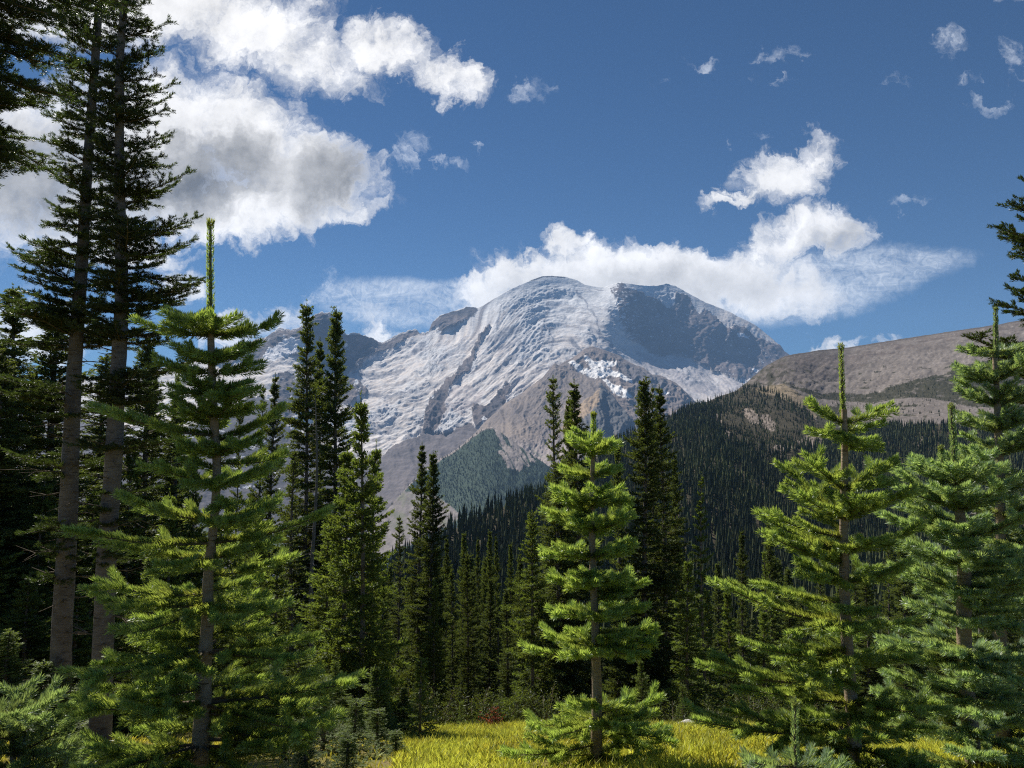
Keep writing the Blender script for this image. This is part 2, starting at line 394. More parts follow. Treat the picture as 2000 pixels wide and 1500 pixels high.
def build_volcano():
    rng = np.random.default_rng(3)
    top = [(-420, 790), (-200, 770), (0, 752), (150, 740), (300, 722), (395, 700), (420, 690), (455, 680), (480, 672), (520, 660), (535, 650), (545, 642), (567, 647), (590, 639), (606, 622), (622, 612), (642, 611), (655, 620), (661, 645), (680, 654), (697, 651), (720, 660), (742, 671),
           (755, 667), (775, 657), (790, 650), (812, 645), (822, 653), (838, 650), (845, 630), (860, 616), (910, 601), (932, 602), (945, 596), (965, 583), (1000, 563), (1034, 549), (1058, 540), (1078, 539), (1105, 541), (1125, 547), (1142, 556), (1165, 560), (1182, 561), (1198, 555), (1212, 551), (1225, 553), (1250, 557), (1268, 558),
           (1283, 559), (1301, 554), (1318, 559), (1340, 571), (1372, 588), (1410, 603), (1448, 621), (1475, 635), (1488, 645), (1500, 655), (1520, 672), (1533, 688), (1545, 697), (1580, 735), (1640, 800)]
    bot = [(-420, 1130), (1640, 1130)]
    rf = rbf([(-420, 790, 8500), (0, 752, 8800), (300, 722, 8900), (450, 682, 8900), (540, 648, 8850), (632, 611, 8700), (700, 652, 9000), (742, 671, 9500), (815, 646, 10300), (860, 616, 10500), (932, 602, 10900), (1000, 563, 11400), (1075, 539, 11900), (1182, 561, 11700), (1212, 552, 11500), (1301, 555, 12150), (1410, 603, 12000), (1488, 645, 11600), (1540, 694, 11000), (1640, 800, 10200),
              (450, 715, 8500), (540, 690, 8500), (632, 700, 8450), (700, 700, 8750), (520, 740, 7900), (620, 770, 7700), (720, 740, 8200), (860, 660, 10000), (905, 640, 10250), (400, 800, 7000), (560, 840, 6900), (200, 900, 5800), (640, 930, 6100), (700, 850, 6900),
              (800, 760, 7900), (850, 850, 6900), (900, 700, 9000), (950, 800, 7300), (1000, 700, 9100), (980, 620, 10450), (1080, 610, 10900), (1100, 680, 9600), (1190, 640, 10350), (1200, 590, 11000), (1260, 590, 11350), (1310, 603, 11500), (1380, 625, 11400), (1430, 650, 11250), (1250, 630, 11050), (1330, 650, 11150), (1230, 668, 10500), (1310, 700, 10650), (1400, 734, 10350), (1480, 735, 10500), (1220, 740, 9050), (1330, 770, 8750), (1420, 790, 8500),
              (800, 950, 5600), (1000, 900, 6300), (1200, 850, 7400), (1500, 850, 8000), (700, 1000, 5300), (400, 1000, 4900), (800, 1130, 4000), (200, 1130, 3600), (-400, 1130, 3600), (-300, 900, 6000), (1400, 1130, 4500)])

    def rocky(X):
        return ((X > 400) & (X < 760)) | ((X > 757) & (X < 935))

    def jag(x):
        n = fbm(x / 14.0, x * 0, 4, 5, .6, True); m = np.where(rocky(x), 5.5, .8); m = np.where((x > 845) & (x < 935), 1.6, m)
        return -(n - .2) * m
    store = {}

    def masks(X, Y):
        wx = X + 11 * fbm(X / 26, Y / 26, 6, 11, .68); wy = Y + 10 * fbm(X / 26, Y / 22, 6, 12, .68)
        inp = lambda p: inpoly(p, wx, wy)
        rock = inp(LITTLE_PEAK) | inp(BUMP) | inp(BLUE_ISLE) | inp(CLEAVER) | inp(WALL) | inp(STRIP)
        deb = inp(LOW_LEFT); low = deb.copy()
        return rock, deb, inp(DEBRIS), inpoly(CRATER, X, Y), wx, wy

    def disp(X, Y, P):
        rock, deb, dirty, cr, wx, wy = masks(X, Y)
        # rock: ribs and gullies running downslope, ice: long undulations and crevasse fields across the flow
        xm = X * 7.0; ym = Y * 16.0           # roughly metres along the face
        ribs = fbm(xm / 420 + .35 * fbm(xm / 900, ym / 900, 3, 31), ym / 1500, 5, 21, .55, True)
        fine = fbm(xm / 90, ym / 120, 4, 25, .6)
        kx = np.array([-420, 500, 700, 850, 950, 1010, 1060, 1100, 1150, 1250, 1400, 1640.]); sl = np.array([.0, .05, .15, .45, .85, .9, .45, .0, -.35, -.55, -.6, -.6])
        cum = np.concatenate([[0], np.cumsum((sl[1:] + sl[:-1]) / 2 * np.diff(kx))])
        wsum = .25 + .75 * sstep(Y, 560, 680)
        q = Y + (np.interp(X, kx, cum) - np.interp(1075, kx, cum)) * wsum
        wq = q + 9 * fbm(X / 60, q / 40, 3, 40); store['q'] = q
        und = fbm(X / 62 + .8 * fbm(X / 90, q / 60, 2, 41), wq / 21, 5, 42, .55)
        crev = fbm(X / 22 + .5 * und, wq / 7.5, 4, 43, .62, True)
        broken = sstep(fbm(X / 90, q / 55, 4, 44, .55), -.05, .32)
        falls = fbm(X / 10, Y / 7, 4, 45, .65, True)
        ice = und * 50 + crev * (7 + 17 * broken) + falls * (3 + 15 * broken)
        rk = ribs * 75 + fine * 22
        dz = np.where(rock, rk, ice)
        dz = np.where(deb & ~rock, ribs * 28 + fine * 9, dz)
        dz = np.where(dirty & ~rock, ice * .8 + fine * 14, dz)
        store['broken'] = broken; store['und'] = und; store['crev'] = crev; store['falls'] = falls
        return dz
    P, X, Y = surface_from_view(-420, 1640, 1.6, top, bot, 430, rf, jag, disp, ((60, 40), (300, 240), (900, 800), (2000, 1900)))
    rock, deb, dirty, cr, wx, wy = masks(X, Y)
    xm = X * 7.0; ym = Y * 16.0
    n1 = fbm(xm / 300, ym / 300, 5, 51); n2 = fbm(xm / 120, ym / 90, 4, 52); n3 = fbm((xm + .6 * ym) / 700, (ym - .45 * xm) / 120, 5, 53, .6)
    pad = lambda a: np.concatenate([a, np.repeat(a[-1:], 4, 0)], 0)
    broken, crev = pad(store['broken']), pad(store['crev'])
    high = sstep(Y + .12 * np.abs(X - 1075), 690, 590)
    und, falls, q = pad(store['und']), pad(store['falls']), pad(store['q'])
    lines = fbm(X / 42 + .6 * n2, q / 7.0, 5, 55, .66)
    col = np.empty(P.shape); col[:] = (.63, .56, .505)
    col = lerp(col, (.66, .655, .65), np.clip(high * .95 + .2 * n1, 0, 1))
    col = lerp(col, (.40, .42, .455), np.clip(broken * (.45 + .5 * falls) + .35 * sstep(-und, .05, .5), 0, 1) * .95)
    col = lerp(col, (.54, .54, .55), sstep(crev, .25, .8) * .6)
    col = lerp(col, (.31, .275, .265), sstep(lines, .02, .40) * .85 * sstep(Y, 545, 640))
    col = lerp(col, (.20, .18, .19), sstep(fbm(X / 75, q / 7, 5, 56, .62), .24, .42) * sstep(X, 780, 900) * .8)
    # open crevasses, rock seams and rubble bands that cross the ice
    seams = [([(1016, 676), (1002, 698), (986, 716), (968, 730)], 4), ([(1056, 640), (1058, 660), (1051, 674)], 2.4), ([(1078, 652), (1081, 670), (1076, 682)], 2.4), ([(1116, 664), (1130, 682), (1146, 692)], 4), ([(1188, 668), (1198, 682), (1208, 690)], 5),
             ([(1244, 688), (1262, 698), (1280, 706)], 5), ([(1068, 570), (1071, 592), (1066, 616), (1061, 642)], 2.0), ([(980, 596), (973, 622), (969, 648)], 2.0), ([(1126, 570), (1148, 598), (1164, 624), (1172, 650)], 2.2), ([(812, 690), (828, 673)], 6),
             ([(734, 868), (752, 846), (766, 832), (772, 822)], 3), ([(790, 862), (806, 842), (812, 830)], 3.4), ([(960, 668), (985, 652), (1010, 646)], 9), ([(966, 684), (990, 676), (1012, 664)], 6), ([(870, 800), (905, 788), (940, 792)], 5), ([(985, 740), (1010, 716), (1030, 700)], 2.4),
             ([(700, 770), (760, 776), (810, 768)], 4), ([(690, 730), (740, 736), (790, 724)], 3.5), ([(905, 660), (890, 690), (860, 705)], 3), ([(1150, 640), (1185, 668)], 4), ([(1330, 745), (1380, 770)], 4), ([(1290, 720), (1350, 745), (1410, 765)], 6)]
    for ln, w in seams:
        d = np.full(X.shape, 1e9)
        for (xa, ya), (xb, yb) in zip(ln[:-1], ln[1:]):
            t = np.clip(((wx - xa) * (xb - xa) + (wy - ya) * (yb - ya)) / ((xb - xa) ** 2 + (yb - ya) ** 2), 0, 1)
            d = np.minimum(d, np.hypot(wx - xa - t * (xb - xa), wy - ya - t * (yb - ya)))
        col = lerp(col, (.20, .20, .225), (1 - sstep(d, w * .5, w * 1.25)) * np.clip(.75 + n2, .3, .95))
    # the right-hand glacier is dirtier
    col = lerp(col, (.36, .33, .33), sstep(X, 1180, 1290) * sstep(Y, 640, 690) * np.clip(.62 + n1, 0, .85) * (1 - sstep(Y - (X - 1180) * .42, 690, 720) * .85))
    col = lerp(col, (.40, .35, .34), dirty * np.clip(.5 + n2 * 1.2, 0, .9))
    rc = np.empty(P.shape); rc[:] = (.075, .066, .07); rc = lerp(rc, (.17, .135, .125), np.clip(.35 + n1 * 1.5, 0, 1)); rc = lerp(rc, (.26, .21, .19), sstep(fbm((X + .5 * Y) / 30, (Y - .55 * X) / 7, 5, 57, .65), .12, .45) * .8); rc = lerp(rc, (.055, .052, .06), sstep(n2, .1, .5))
    snowy = (fbm(xm / 160, ym / 420, 5, 61, .62) > .33) & (X < 1000)
    snowy |= (fbm(xm / 60, ym / 60, 4, 62, .62) > np.interp(X, [1180, 1245, 1300], [.0, .30, .36])) & (X > 1150)
    rc[snowy] = (.62, .62, .63)
    col[rock] = rc[rock]
    dc = np.empty(P.shape); dc[:] = (.105, .090, .090); dc = lerp(dc, (.175, .147, .142), np.clip(.4 + n1 * 1.4, 0, 1)); dc = lerp(dc, (.17, .15, .155), sstep(n2, .1, .5) * .8)
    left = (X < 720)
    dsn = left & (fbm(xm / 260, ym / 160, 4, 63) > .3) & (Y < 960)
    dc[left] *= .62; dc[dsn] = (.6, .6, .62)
    low = sstep(Y, 985, 1070) * sstep(fbm(xm / 200, ym / 200, 4, 64), -.2, .3)
    dc = lerp(dc, (.085, .12, .06), low)
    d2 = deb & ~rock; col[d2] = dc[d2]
    sn = inpoly([(505, 715), (520, 692), (560, 668), (590, 668), (600, 690), (560, 698)], wx, wy) | inpoly([(1436, 654), (1450, 658), (1462, 668), (1440, 662)], X, Y) | inpoly([(1466, 722), (1482, 724), (1478, 730)], X, Y)
    col[sn] = (.72, .71, .72)
    col[cr] = (.06, .05, .05)
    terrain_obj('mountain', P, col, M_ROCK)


# ---- the bare ridges in front of the glaciers --------------------------------
def build_back_ridge():
    top = [(1040, 790), (1084, 722), (1093, 713), (1109, 705), (1127, 694), (1140, 684), (1150, 679), (1158, 678), (1176, 684), (1208, 695), (1221, 704), (1239, 713), (1257, 720), (1273, 733), (1289, 734), (1302, 741), (1320, 750), (1338, 766), (1350, 777), (1365, 795), (1400, 830), (1480, 900)]
    rf = rbf([(1040, 790, 8100), (1093, 713, 8200), (1158, 678, 8500), (1221, 704, 8400), (1289, 734, 8100), (1350, 777, 7700), (1480, 900, 6900), (1120, 730, 8000), (1180, 725, 7950), (1160, 760, 7600), (1220, 770, 7350), (1290, 790, 7300), (1250, 830, 6800), (1330, 830, 6900), (1260, 900, 6200), (1100, 900, 6500), (1450, 960, 6300), (1250, 980, 5600), (1040, 980, 6000)])
    polys = [[(1109, 710), (1118, 707), (1127, 715), (1140, 724), (1154, 728), (1172, 737), (1185, 744), (1170, 746), (1154, 741), (1133, 730), (1115, 718)],
             [(1140, 702), (1153, 705), (1169, 722), (1166, 724), (1151, 721), (1142, 711)],
             [(1160, 714), (1182, 709), (1203, 711), (1202, 720), (1185, 724), (1207, 735), (1226, 744), (1236, 752), (1216, 750), (1194, 738), (1172, 745), (1158, 730), (1150, 722)],
             [(1174, 746), (1187, 748), (1208, 760), (1222, 770), (1234, 778), (1223, 782), (1203, 776), (1187, 760)], [(1290, 770), (1306, 774), (1300, 777)]]

    def disp(X, Y, P):
        xm = X * 5.5; ym = Y * 11.0
        return fbm(xm / 240 + .4 * fbm(xm / 500, ym / 500, 2, 71), ym / 600, 5, 72, .55, True) * 52 + fbm(xm / 60, ym / 80, 4, 73, .6, True) * 16
    P, X, Y = surface_from_view(1040, 1480, 1.5, top, [(1040, 985), (1480, 985)], 200, rf, lambda x: -2.0 * fbm(x / 11., x * 0, 4, 75, .6), disp)
    wx = X + 4 * fbm(X / 14, Y / 14, 4, 76); wy = Y + 3 * fbm(X / 14, Y / 14, 4, 77)
    xm = X * 5.5; ym = Y * 11.0
    n1 = fbm(xm / 200, ym / 260, 5, 78); n2 = fbm(xm / 45, ym / 110, 4, 79)
    col = np.empty(P.shape); col[:] = (.170, .140, .126); col = lerp(col, (.26, .208, .18), np.clip(.4 + 1.3 * n1, 0, 1)); col = lerp(col, (.13, .115, .115), sstep(n2, .05, .45) * .75)
    col = lerp(col, (.12, .11, .115), sstep(X, 1195, 1225) * (1 - sstep(X, 1290, 1330)) * (1 - sstep(Y - (X - 1195) * .45, 728, 742)) * sstep(Y - (X - 1195) * .45, 694, 702) * .8)
    m = np.zeros(X.shape, bool)
    for p in polys: m |= inpoly(p, wx, wy)
    m &= n2 < .3
    col[m] = (.78, .76, .74)
    terrain_obj('ridge', P, col, M_RIDGE)


def build_front_ridge():
    top = [(900, 875), (930, 846), (945, 829), (960, 814), (988, 789), (1020, 768), (1045, 750), (1060, 738), (1072, 724), (1084, 710), (1093, 716), (1118, 725), (1133, 732), (1154, 741), (1166, 745), (1174, 745), (1186, 758), (1196, 772), (1206, 788), (1222, 806), (1245, 830), (1300, 890)]
    rf = rbf([(900, 875, 6300), (945, 829, 6700), (1020, 768, 7200), (1084, 710, 7650), (1133, 732, 7500), (1174, 745, 7300), (1206, 788, 6900), (1300, 890, 6200), (1040, 800, 6650), (1100, 790, 6850), (1150, 790, 6550), (1160, 830, 6000), (1200, 850, 6100), (1080, 860, 5950), (1000, 850, 6050), (980, 880, 5700), (1100, 920, 5200), (1200, 950, 5000), (1000, 960, 4950), (900, 960, 5100), (1300, 1000, 4800), (1100, 1000, 4500)])

    def disp(X, Y, P):
        xm = X * 4.8; ym = Y * 9.0
        return fbm(xm / 200 + .5 * fbm(xm / 400, ym / 400, 2, 81), ym / 700, 5, 82, .55, True) * 46 * sstep(Y, 1000, 850) + fbm(xm / 50, ym / 90, 4, 83, .6, True) * 13
    P, X, Y = surface_from_view(900, 1300, 1.4, top, [(900, 1005), (1300, 1005)], 210, rf, lambda x: -2.2 * fbm(x / 10., x * 0, 4, 85, .6), disp)
    xm = X * 4.8; ym = Y * 9.0
    n1 = fbm(xm / 180, ym / 300, 5, 88); n2 = fbm(xm / 36, ym / 130, 4, 89)
    col = np.empty(P.shape); col[:] = (.165, .136, .122); col = lerp(col, (.25, .20, .165), np.clip(.4 + 1.3 * n1, 0, 1)); col = lerp(col, (.14, .12, .12), sstep(n2, .05, .45) * .6)
    tan = inpoly([(1100, 840), (1150, 780), (1175, 760), (1165, 800), (1120, 860)], X + 10 * n1, Y + 8 * n2); col = lerp(col, (.38, .27, .16), tan * .75)
    shaded_cliff = inpoly([(1172, 750), (1200, 775), (1235, 830), (1245, 870), (1180, 850), (1140, 880), (1130, 840), (1165, 800)], X + 14 * n1, Y + 10 * n2); col = lerp(col, (.10, .105, .11), shaded_cliff * .8)  # cliffs facing right: their shade is put into the colour
    scree = sstep(Y, 855, 890); col = lerp(col, (.33, .28, .26), scree * .8)
    u = (X - 950) * .8 + (Y - 850) * -1.15
    streak = sstep(fbm(u / 14., (X + Y) / 110., 4, 90, .6), .12, .3) * sstep(Y - (X - 950) * .22, 850, 878)
    col = lerp(col, (.055, .085, .05), streak * .9)
    low = sstep(Y + 12 * n1 - np.interp(X, [900, 1000, 1100, 1300], [880, 905, 935, 960]), 0, 12); col = lerp(col, (.05, .08, .05), low)
    terrain_obj('ridge', P, col, M_RIDGE)


FAR_TREES = []          # (position, height, width) of conifers too far away to be things


def build_spur():
    top = [(700, 1060), (760, 992), (800, 946), (828, 921), (848, 904), (890, 879), (916, 858), (940, 840), (955, 835), (963, 834), (975, 842), (985, 850), (1010, 868), (1060, 903), (1120, 945), (1200, 985)]
    rf = rbf([(700, 1060, 3900), (760, 992, 4300), (848, 904, 4800), (963, 834, 5300), (1010, 868, 5100), (1060, 903, 4900), (1200, 985, 4500), (880, 960, 4300), (950, 930, 4300), (970, 880, 4800), (1000, 960, 4200), (860, 1010, 3850), (1000, 1030, 3500), (1100, 1030, 3700), (800, 1060, 3550), (1060, 960, 4400)])

    def disp(X, Y, P):
        return fbm(X * 3.2 / 120, Y * 6 / 300, 4, 92, .55, True) * 13 + fbm(X / 4., Y / 4., 2, 93) * 2
    P, X, Y = surface_from_view(700, 1200, 1.5, top, [(700, 1110), (1200, 1060)], 160, rf, lambda x: -1.2 * fbm(x / 9., x * 0, 3, 95), disp)
    n1 = fbm(X / 40, Y / 26, 5, 96); n2 = fbm(X / 9, Y / 9, 4, 97)
    col = np.empty(P.shape); col[:] = (.04, .062, .04)
    u = (X - 961) * .91 - (Y - 838) * .41; v = (X - 961) * .41 + (Y - 838) * .91
    scree = (u > 1 + 7 * n1 + 5 * n2) & (v < np.interp(u, [0, 20, 60, 140], [88, 100, 85, 60]) + 18 * n2 + 14 * n1) & (fbm(u / 7., v / 60., 4, 98, .6) < .16)
    scree |= (np.abs(u + 6 - v * .05) < 4 + 7 * n2) & (v > 45) & (v < 85)
    crest = (np.abs(Y - np.interp(X, [p[0] for p in top], [p[1] for p in top])) < 4 + 4 * n2) & (X < 960)
    foot = inpoly([(700, 1040), (790, 960), (850, 970), (880, 990), (905, 1012), (860, 1040), (700, 1110)], X + 10 * n2, Y + 6 * n2)
    tone = np.array((.33, .28, .25)); tn = np.clip(.85 + .5 * n2, .4, 1.3)[..., None]
    col[scree | crest] = (tone * tn)[scree | crest]
    col[foot] = (np.array((.22, .19, .18)) * tn)[foot]; col = lerp(col, (.12, .125, .075), foot * sstep(n1 + .5 * n2, -.1, .5) * .8)
    terrain_obj('hill', P, col, M_RIDGE)
    rng = np.random.default_rng(8)
    ok = ~(scree | foot); ok[-5:] = False
    r, c = np.nonzero(ok); w = rng.choice(len(r), 9000, replace=True)
    for i in w:
        q = P[r[i], c[i]] + rng.normal(0, 3, 3) * (1, 1, 0)
        FAR_TREES.append((q[0], q[1], q[2] - 1, rng.uniform(12, 21), rng.uniform(3.4, 5.2)))


# ---- forested hillside with the bare brown ridge ------------------------------
HILL_TOP = [(600, 1250), (740, 1140), (800, 1090), (870, 1042), (960, 998), (1050, 968), (1120, 920), (1190, 876), (1260, 838), (1330, 806), (1400, 776), (1440, 763), (1470, 737), (1500, 712), (1530, 697), (1560, 690), (1600, 684), (1640, 681), (1720, 668), (1800, 656), (1900, 641), (2000, 625), (2150, 603), (2400, 590)]


def build_hill():
    rf = rbf([(600, 1250, 360), (740, 1140, 440), (870, 1042, 580), (960, 998, 680), (1050, 968, 800), (1190, 876, 1080), (1330, 806, 1400), (1440, 763, 1750), (1500, 712, 2050), (1560, 690, 2250), (1640, 681, 2450), (1800, 656, 2550), (2000, 625, 2500), (2400, 590, 2500),
              (1450, 770, 1650), (1560, 790, 1500), (1500, 830, 1250), (1640, 740, 2000), (1760, 740, 1850), (1600, 790, 1600), (1700, 790, 1600), (1900, 740, 1700), (2000, 760, 1500), (1800, 800, 1400), (1400, 850, 1050), (1550, 880, 1020), (1700, 870, 1080), (1900, 860, 1060), (2100, 860, 1000),
              (1300, 950, 720), (1500, 960, 760), (1700, 960, 760), (1900, 960, 760), (2300, 960, 760), (1100, 1050, 560), (1400, 1050, 560), (1700, 1050, 570), (2000, 1050, 570), (900, 1120, 450), (1000, 1190, 350), (1400, 1190, 350), (1900, 1190, 350), (2400, 1190, 350), (600, 1290, 330), (2400, 800, 1500)])

    def disp(X, Y, P):
        xm, ym = P[..., 0], P[..., 1]
        return fbm(xm / 160, ym / 160, 5, 101, .55) * 9 + fbm(xm / 26, ym / 26, 3, 102) * 2.2 + (fbm(X / 40, Y / 25, 4, 103, .6) * 7 + fbm((X + .8 * Y) / 26, Y / 45, 4, 104, .6, True) * 2.5) * sstep(Y, 790, 750)
    P, X, Y = surface_from_view(600, 2300, 2.0, HILL_TOP, [(600, 1300), (2400, 1200)], 400, rf, lambda x: -.8 * fbm(x / 18., x * 0, 3, 105), disp, ((30, 8), (120, 50), (400, 220), (900, 600)))
    xm, ym = P[..., 0], P[..., 1]
    n1 = fbm(xm / 110, ym / 150, 5, 106); n2 = fbm(xm / 22, ym / 28, 4, 107); n3 = fbm(X / 30, Y / 9, 5, 108, .6)
    wx = X + 14 * n1 + 8 * n3; wy = Y + 7 * n1 + 5 * n3
    col = np.empty(P.shape); col[:] = (.142, .122, .109)
    col = lerp(col, (.192, .166, .149), np.clip(.45 + 1.2 * n1, 0, 1)); col = lerp(col, (.14, .115, .10), sstep(n3, .1, .5) * .55)
    col = lerp(col, (.115, .095, .085), inpoly([(1480, 740), (1540, 700), (1640, 690), (1700, 700), (1660, 740), (1560, 745)], wx, wy) * (.55 + .3 * n3))
    cl = (Y - np.interp(X, [p[0] for p in HILL_TOP], [p[1] for p in HILL_TOP])); col = lerp(col, (.13, .105, .095), (cl < 26) * sstep(n3, -.1, .3) * .7)
    grit = fbm(X / 5, Y / 2.6, 4, 111, .7); band = fbm(X / 60, (Y + .10 * X) / 5, 5, 112, .65)
    col = lerp(col, (.085, .072, .064), sstep(grit, .12, .4) * .7); col = lerp(col, (.33, .285, .25), sstep(-grit, .15, .45) * .6)
    rim = sstep(cl, 4, 12) * (1 - sstep(cl, 22, 40)) * (X > 1580); col = lerp(col, (.10, .082, .075), rim * sstep(band, -.05, .3) * .8)
    col = lerp(col, (.075, .065, .058), (1 - sstep(cl, 1, 4)) * .8)
    left = sstep(X, 1420, 1450) * (1 - sstep(X, 1500, 1570)) * (Y < 770); col = lerp(col, (.05, .048, .03), left * sstep(fbm(X / 14, Y / 9, 4, 113, .65), -.15, .15) * .9)
    ochre = inpoly([(1440, 775), (1530, 750), (1560, 770), (1600, 790), (1590, 830), (1560, 800), (1520, 785)], wx, wy); col = lerp(col, (.27, .205, .12), ochre * .6)
    shrub = inpoly([(1520, 745), (1600, 768), (1700, 772), (1790, 742), (1900, 712), (2100, 660), (2400, 640), (2400, 860), (1980, 800), (1870, 790), (1800, 775), (1700, 786), (1640, 782), (1600, 782)], wx, wy)
    shrub |= inpoly([(1590, 800), (1640, 790), (1660, 820), (1640, 850), (1600, 840)], wx, wy) | ((fbm(xm / 30, ym / 45, 4, 109) > .3) & (Y > 715))
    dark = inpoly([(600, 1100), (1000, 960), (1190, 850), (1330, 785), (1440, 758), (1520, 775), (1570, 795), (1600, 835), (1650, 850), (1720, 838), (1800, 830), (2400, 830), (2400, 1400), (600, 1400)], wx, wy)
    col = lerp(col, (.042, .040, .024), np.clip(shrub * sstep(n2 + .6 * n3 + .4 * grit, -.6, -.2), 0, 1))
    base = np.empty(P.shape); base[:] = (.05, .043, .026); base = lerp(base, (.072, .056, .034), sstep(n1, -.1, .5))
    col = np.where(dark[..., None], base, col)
    lights = [[(1448, 797), (1462, 797), (1480, 812), (1486, 830), (1470, 830), (1455, 815)], [(1483, 816), (1500, 812), (1514, 825), (1514, 842), (1496, 836)], [(1556, 862), (1572, 845), (1600, 848), (1618, 866), (1590, 874)], [(1510, 878), (1530, 868), (1552, 872), (1542, 886), (1518, 888)], [(1785, 868), (1805, 850), (1812, 862), (1795, 880)], [(1384, 798), (1390, 798), (1424, 850), (1419, 856)]]
    lm = np.zeros(X.shape, bool)
    for p in lights: lm |= inpoly(p, X + 12 * n3 + 6 * grit, Y + 7 * n3 + 4 * grit)
    lm &= (grit < .12)
    col[lm] = (np.array((.22, .18, .15)) * np.clip(1 + n2 - grit, .5, 1.4)[..., None])[lm]
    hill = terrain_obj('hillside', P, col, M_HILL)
    # conifers standing on it
    rng = np.random.default_rng(12)
    dense = inpoly([(600, 1300), (600, 1100), (1190, 845), (1330, 780), (1400, 800), (1420, 862), (1520, 885), (1600, 872), (1640, 850), (1700, 835), (1800, 838), (1900, 830), (2400, 830), (2400, 1400)], X + 8 * n3, Y + 6 * n3)
    knoll = inpoly([(1330, 780), (1380, 765), (1440, 756), (1470, 757), (1530, 772), (1565, 792), (1590, 826), (1570, 828), (1540, 806), (1480, 790), (1430, 800), (1400, 860), (1330, 840)], X + 4 * n3, Y + 3 * n3)
    some = dark & ~dense & ~knoll
    strip = shrub & ~dark & (Y < 850)
    a = P[1:, :-1] - P[:-1, :-1]; b = P[:-1, 1:] - P[:-1, :-1]
    area = np.linalg.norm(np.cross(a, b), axis=-1); area = np.pad(area, ((0, 1), (0, 1)))
    area[-6:] = 0
    Pf = P.reshape(-1, 3); yf = Y.ravel()
    for mask, count, lo, hi in ((dense, 11500, 11, 21), (dense & (Y > 940), 2500, 11, 20), (knoll, 900, 8, 15), (some & (n2 + .5 * n1 > -.25), 1500, 3, 8), (strip & (n2 + .6 * n3 > -.1), 2200, 2.5, 6.5), (~dark & ~strip & (Y > 772), 260, 2.5, 7)):
        dw = mask * ~lm * area * np.clip(1 + 1.1 * n1, .35, 1.6); dw[X > 2120] = 0
        w = (dw / dw.sum()).ravel()
        for i in rng.choice(w.size, count, replace=True, p=w):
            q = Pf[i] + rng.normal(0, 1.5, 3) * (1, 1, 0); h = rng.uniform(lo, hi)
            FAR_TREES.append((q[0], q[1], q[2] - .6, h, h * rng.uniform(.17, .26) * (1.6 if hi < 8.5 else 1)))
    return rf


build_volcano(); build_back_ridge(); build_front_ridge(); build_spur(); HILL_R = build_hill()

# ----------------------------------------------------------------------------
# the ground: a meadow brow that falls away into a wooded basin and the valley
# ----------------------------------------------------------------------------
G_Y = np.array([-30, 0, 5, 8, 12, 16, 20, 25, 40, 60, 100, 200, 350, 500, 1600, 20000.])
G_Z = np.array([2.5, 0, -.5, -1.42, -2.85, -4.28, -6.0, -9.0, -16, -24, -35, -54, -78, -160, -760, -760.])


def ground_z(x, y):
    x = np.asarray(x, float); y = np.asarray(y, float)
    z = np.interp(y, G_Y, G_Z)
    z = z + .05 * fbm(x / 1.3, y / 1.3, 3, 201) + .25 * fbm(x / 6, y / 6, 3, 202) * np.clip(y / 10, 0, 1) + np.clip(y - 20, 0, 60) * .03 * fbm(x / 40, y / 40, 3, 203)
    return z


def build_ground():
    a = np.concatenate([-np.geomspace(14500, 60, 50), np.linspace(-58, -12.3, 46), np.linspace(-12, 12, 200), np.linspace(12.3, 58, 46), np.geomspace(60, 14500, 50)])
    b = np.concatenate([np.linspace(-25, 1.9, 30), np.linspace(2, 22, 170), np.linspace(22.6, 60, 60), np.geomspace(62, 14500, 70)])
    X, Y = np.meshgrid(a, b)
    Z = ground_z(X, Y)
    P = np.stack([X, Y, Z], -1)
    n1 = fbm(X / 2.2, Y / 2.2, 4, 211); n2 = fbm(X / .5, Y / .5, 3, 212)
    col = np.empty(P.shape); col[:] = (.16, .14, .04); col = lerp(col, (.10, .11, .03), sstep(n1, 0, .4)); col = lerp(col, (.17, .12, .07), sstep(n2, .2, .5) * .8)
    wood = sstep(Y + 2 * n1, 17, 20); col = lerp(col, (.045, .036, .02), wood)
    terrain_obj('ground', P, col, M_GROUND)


build_ground()


# ----------------------------------------------------------------------------
# conifers
# ----------------------------------------------------------------------------
UP = np.array([0, 0, 1.0])


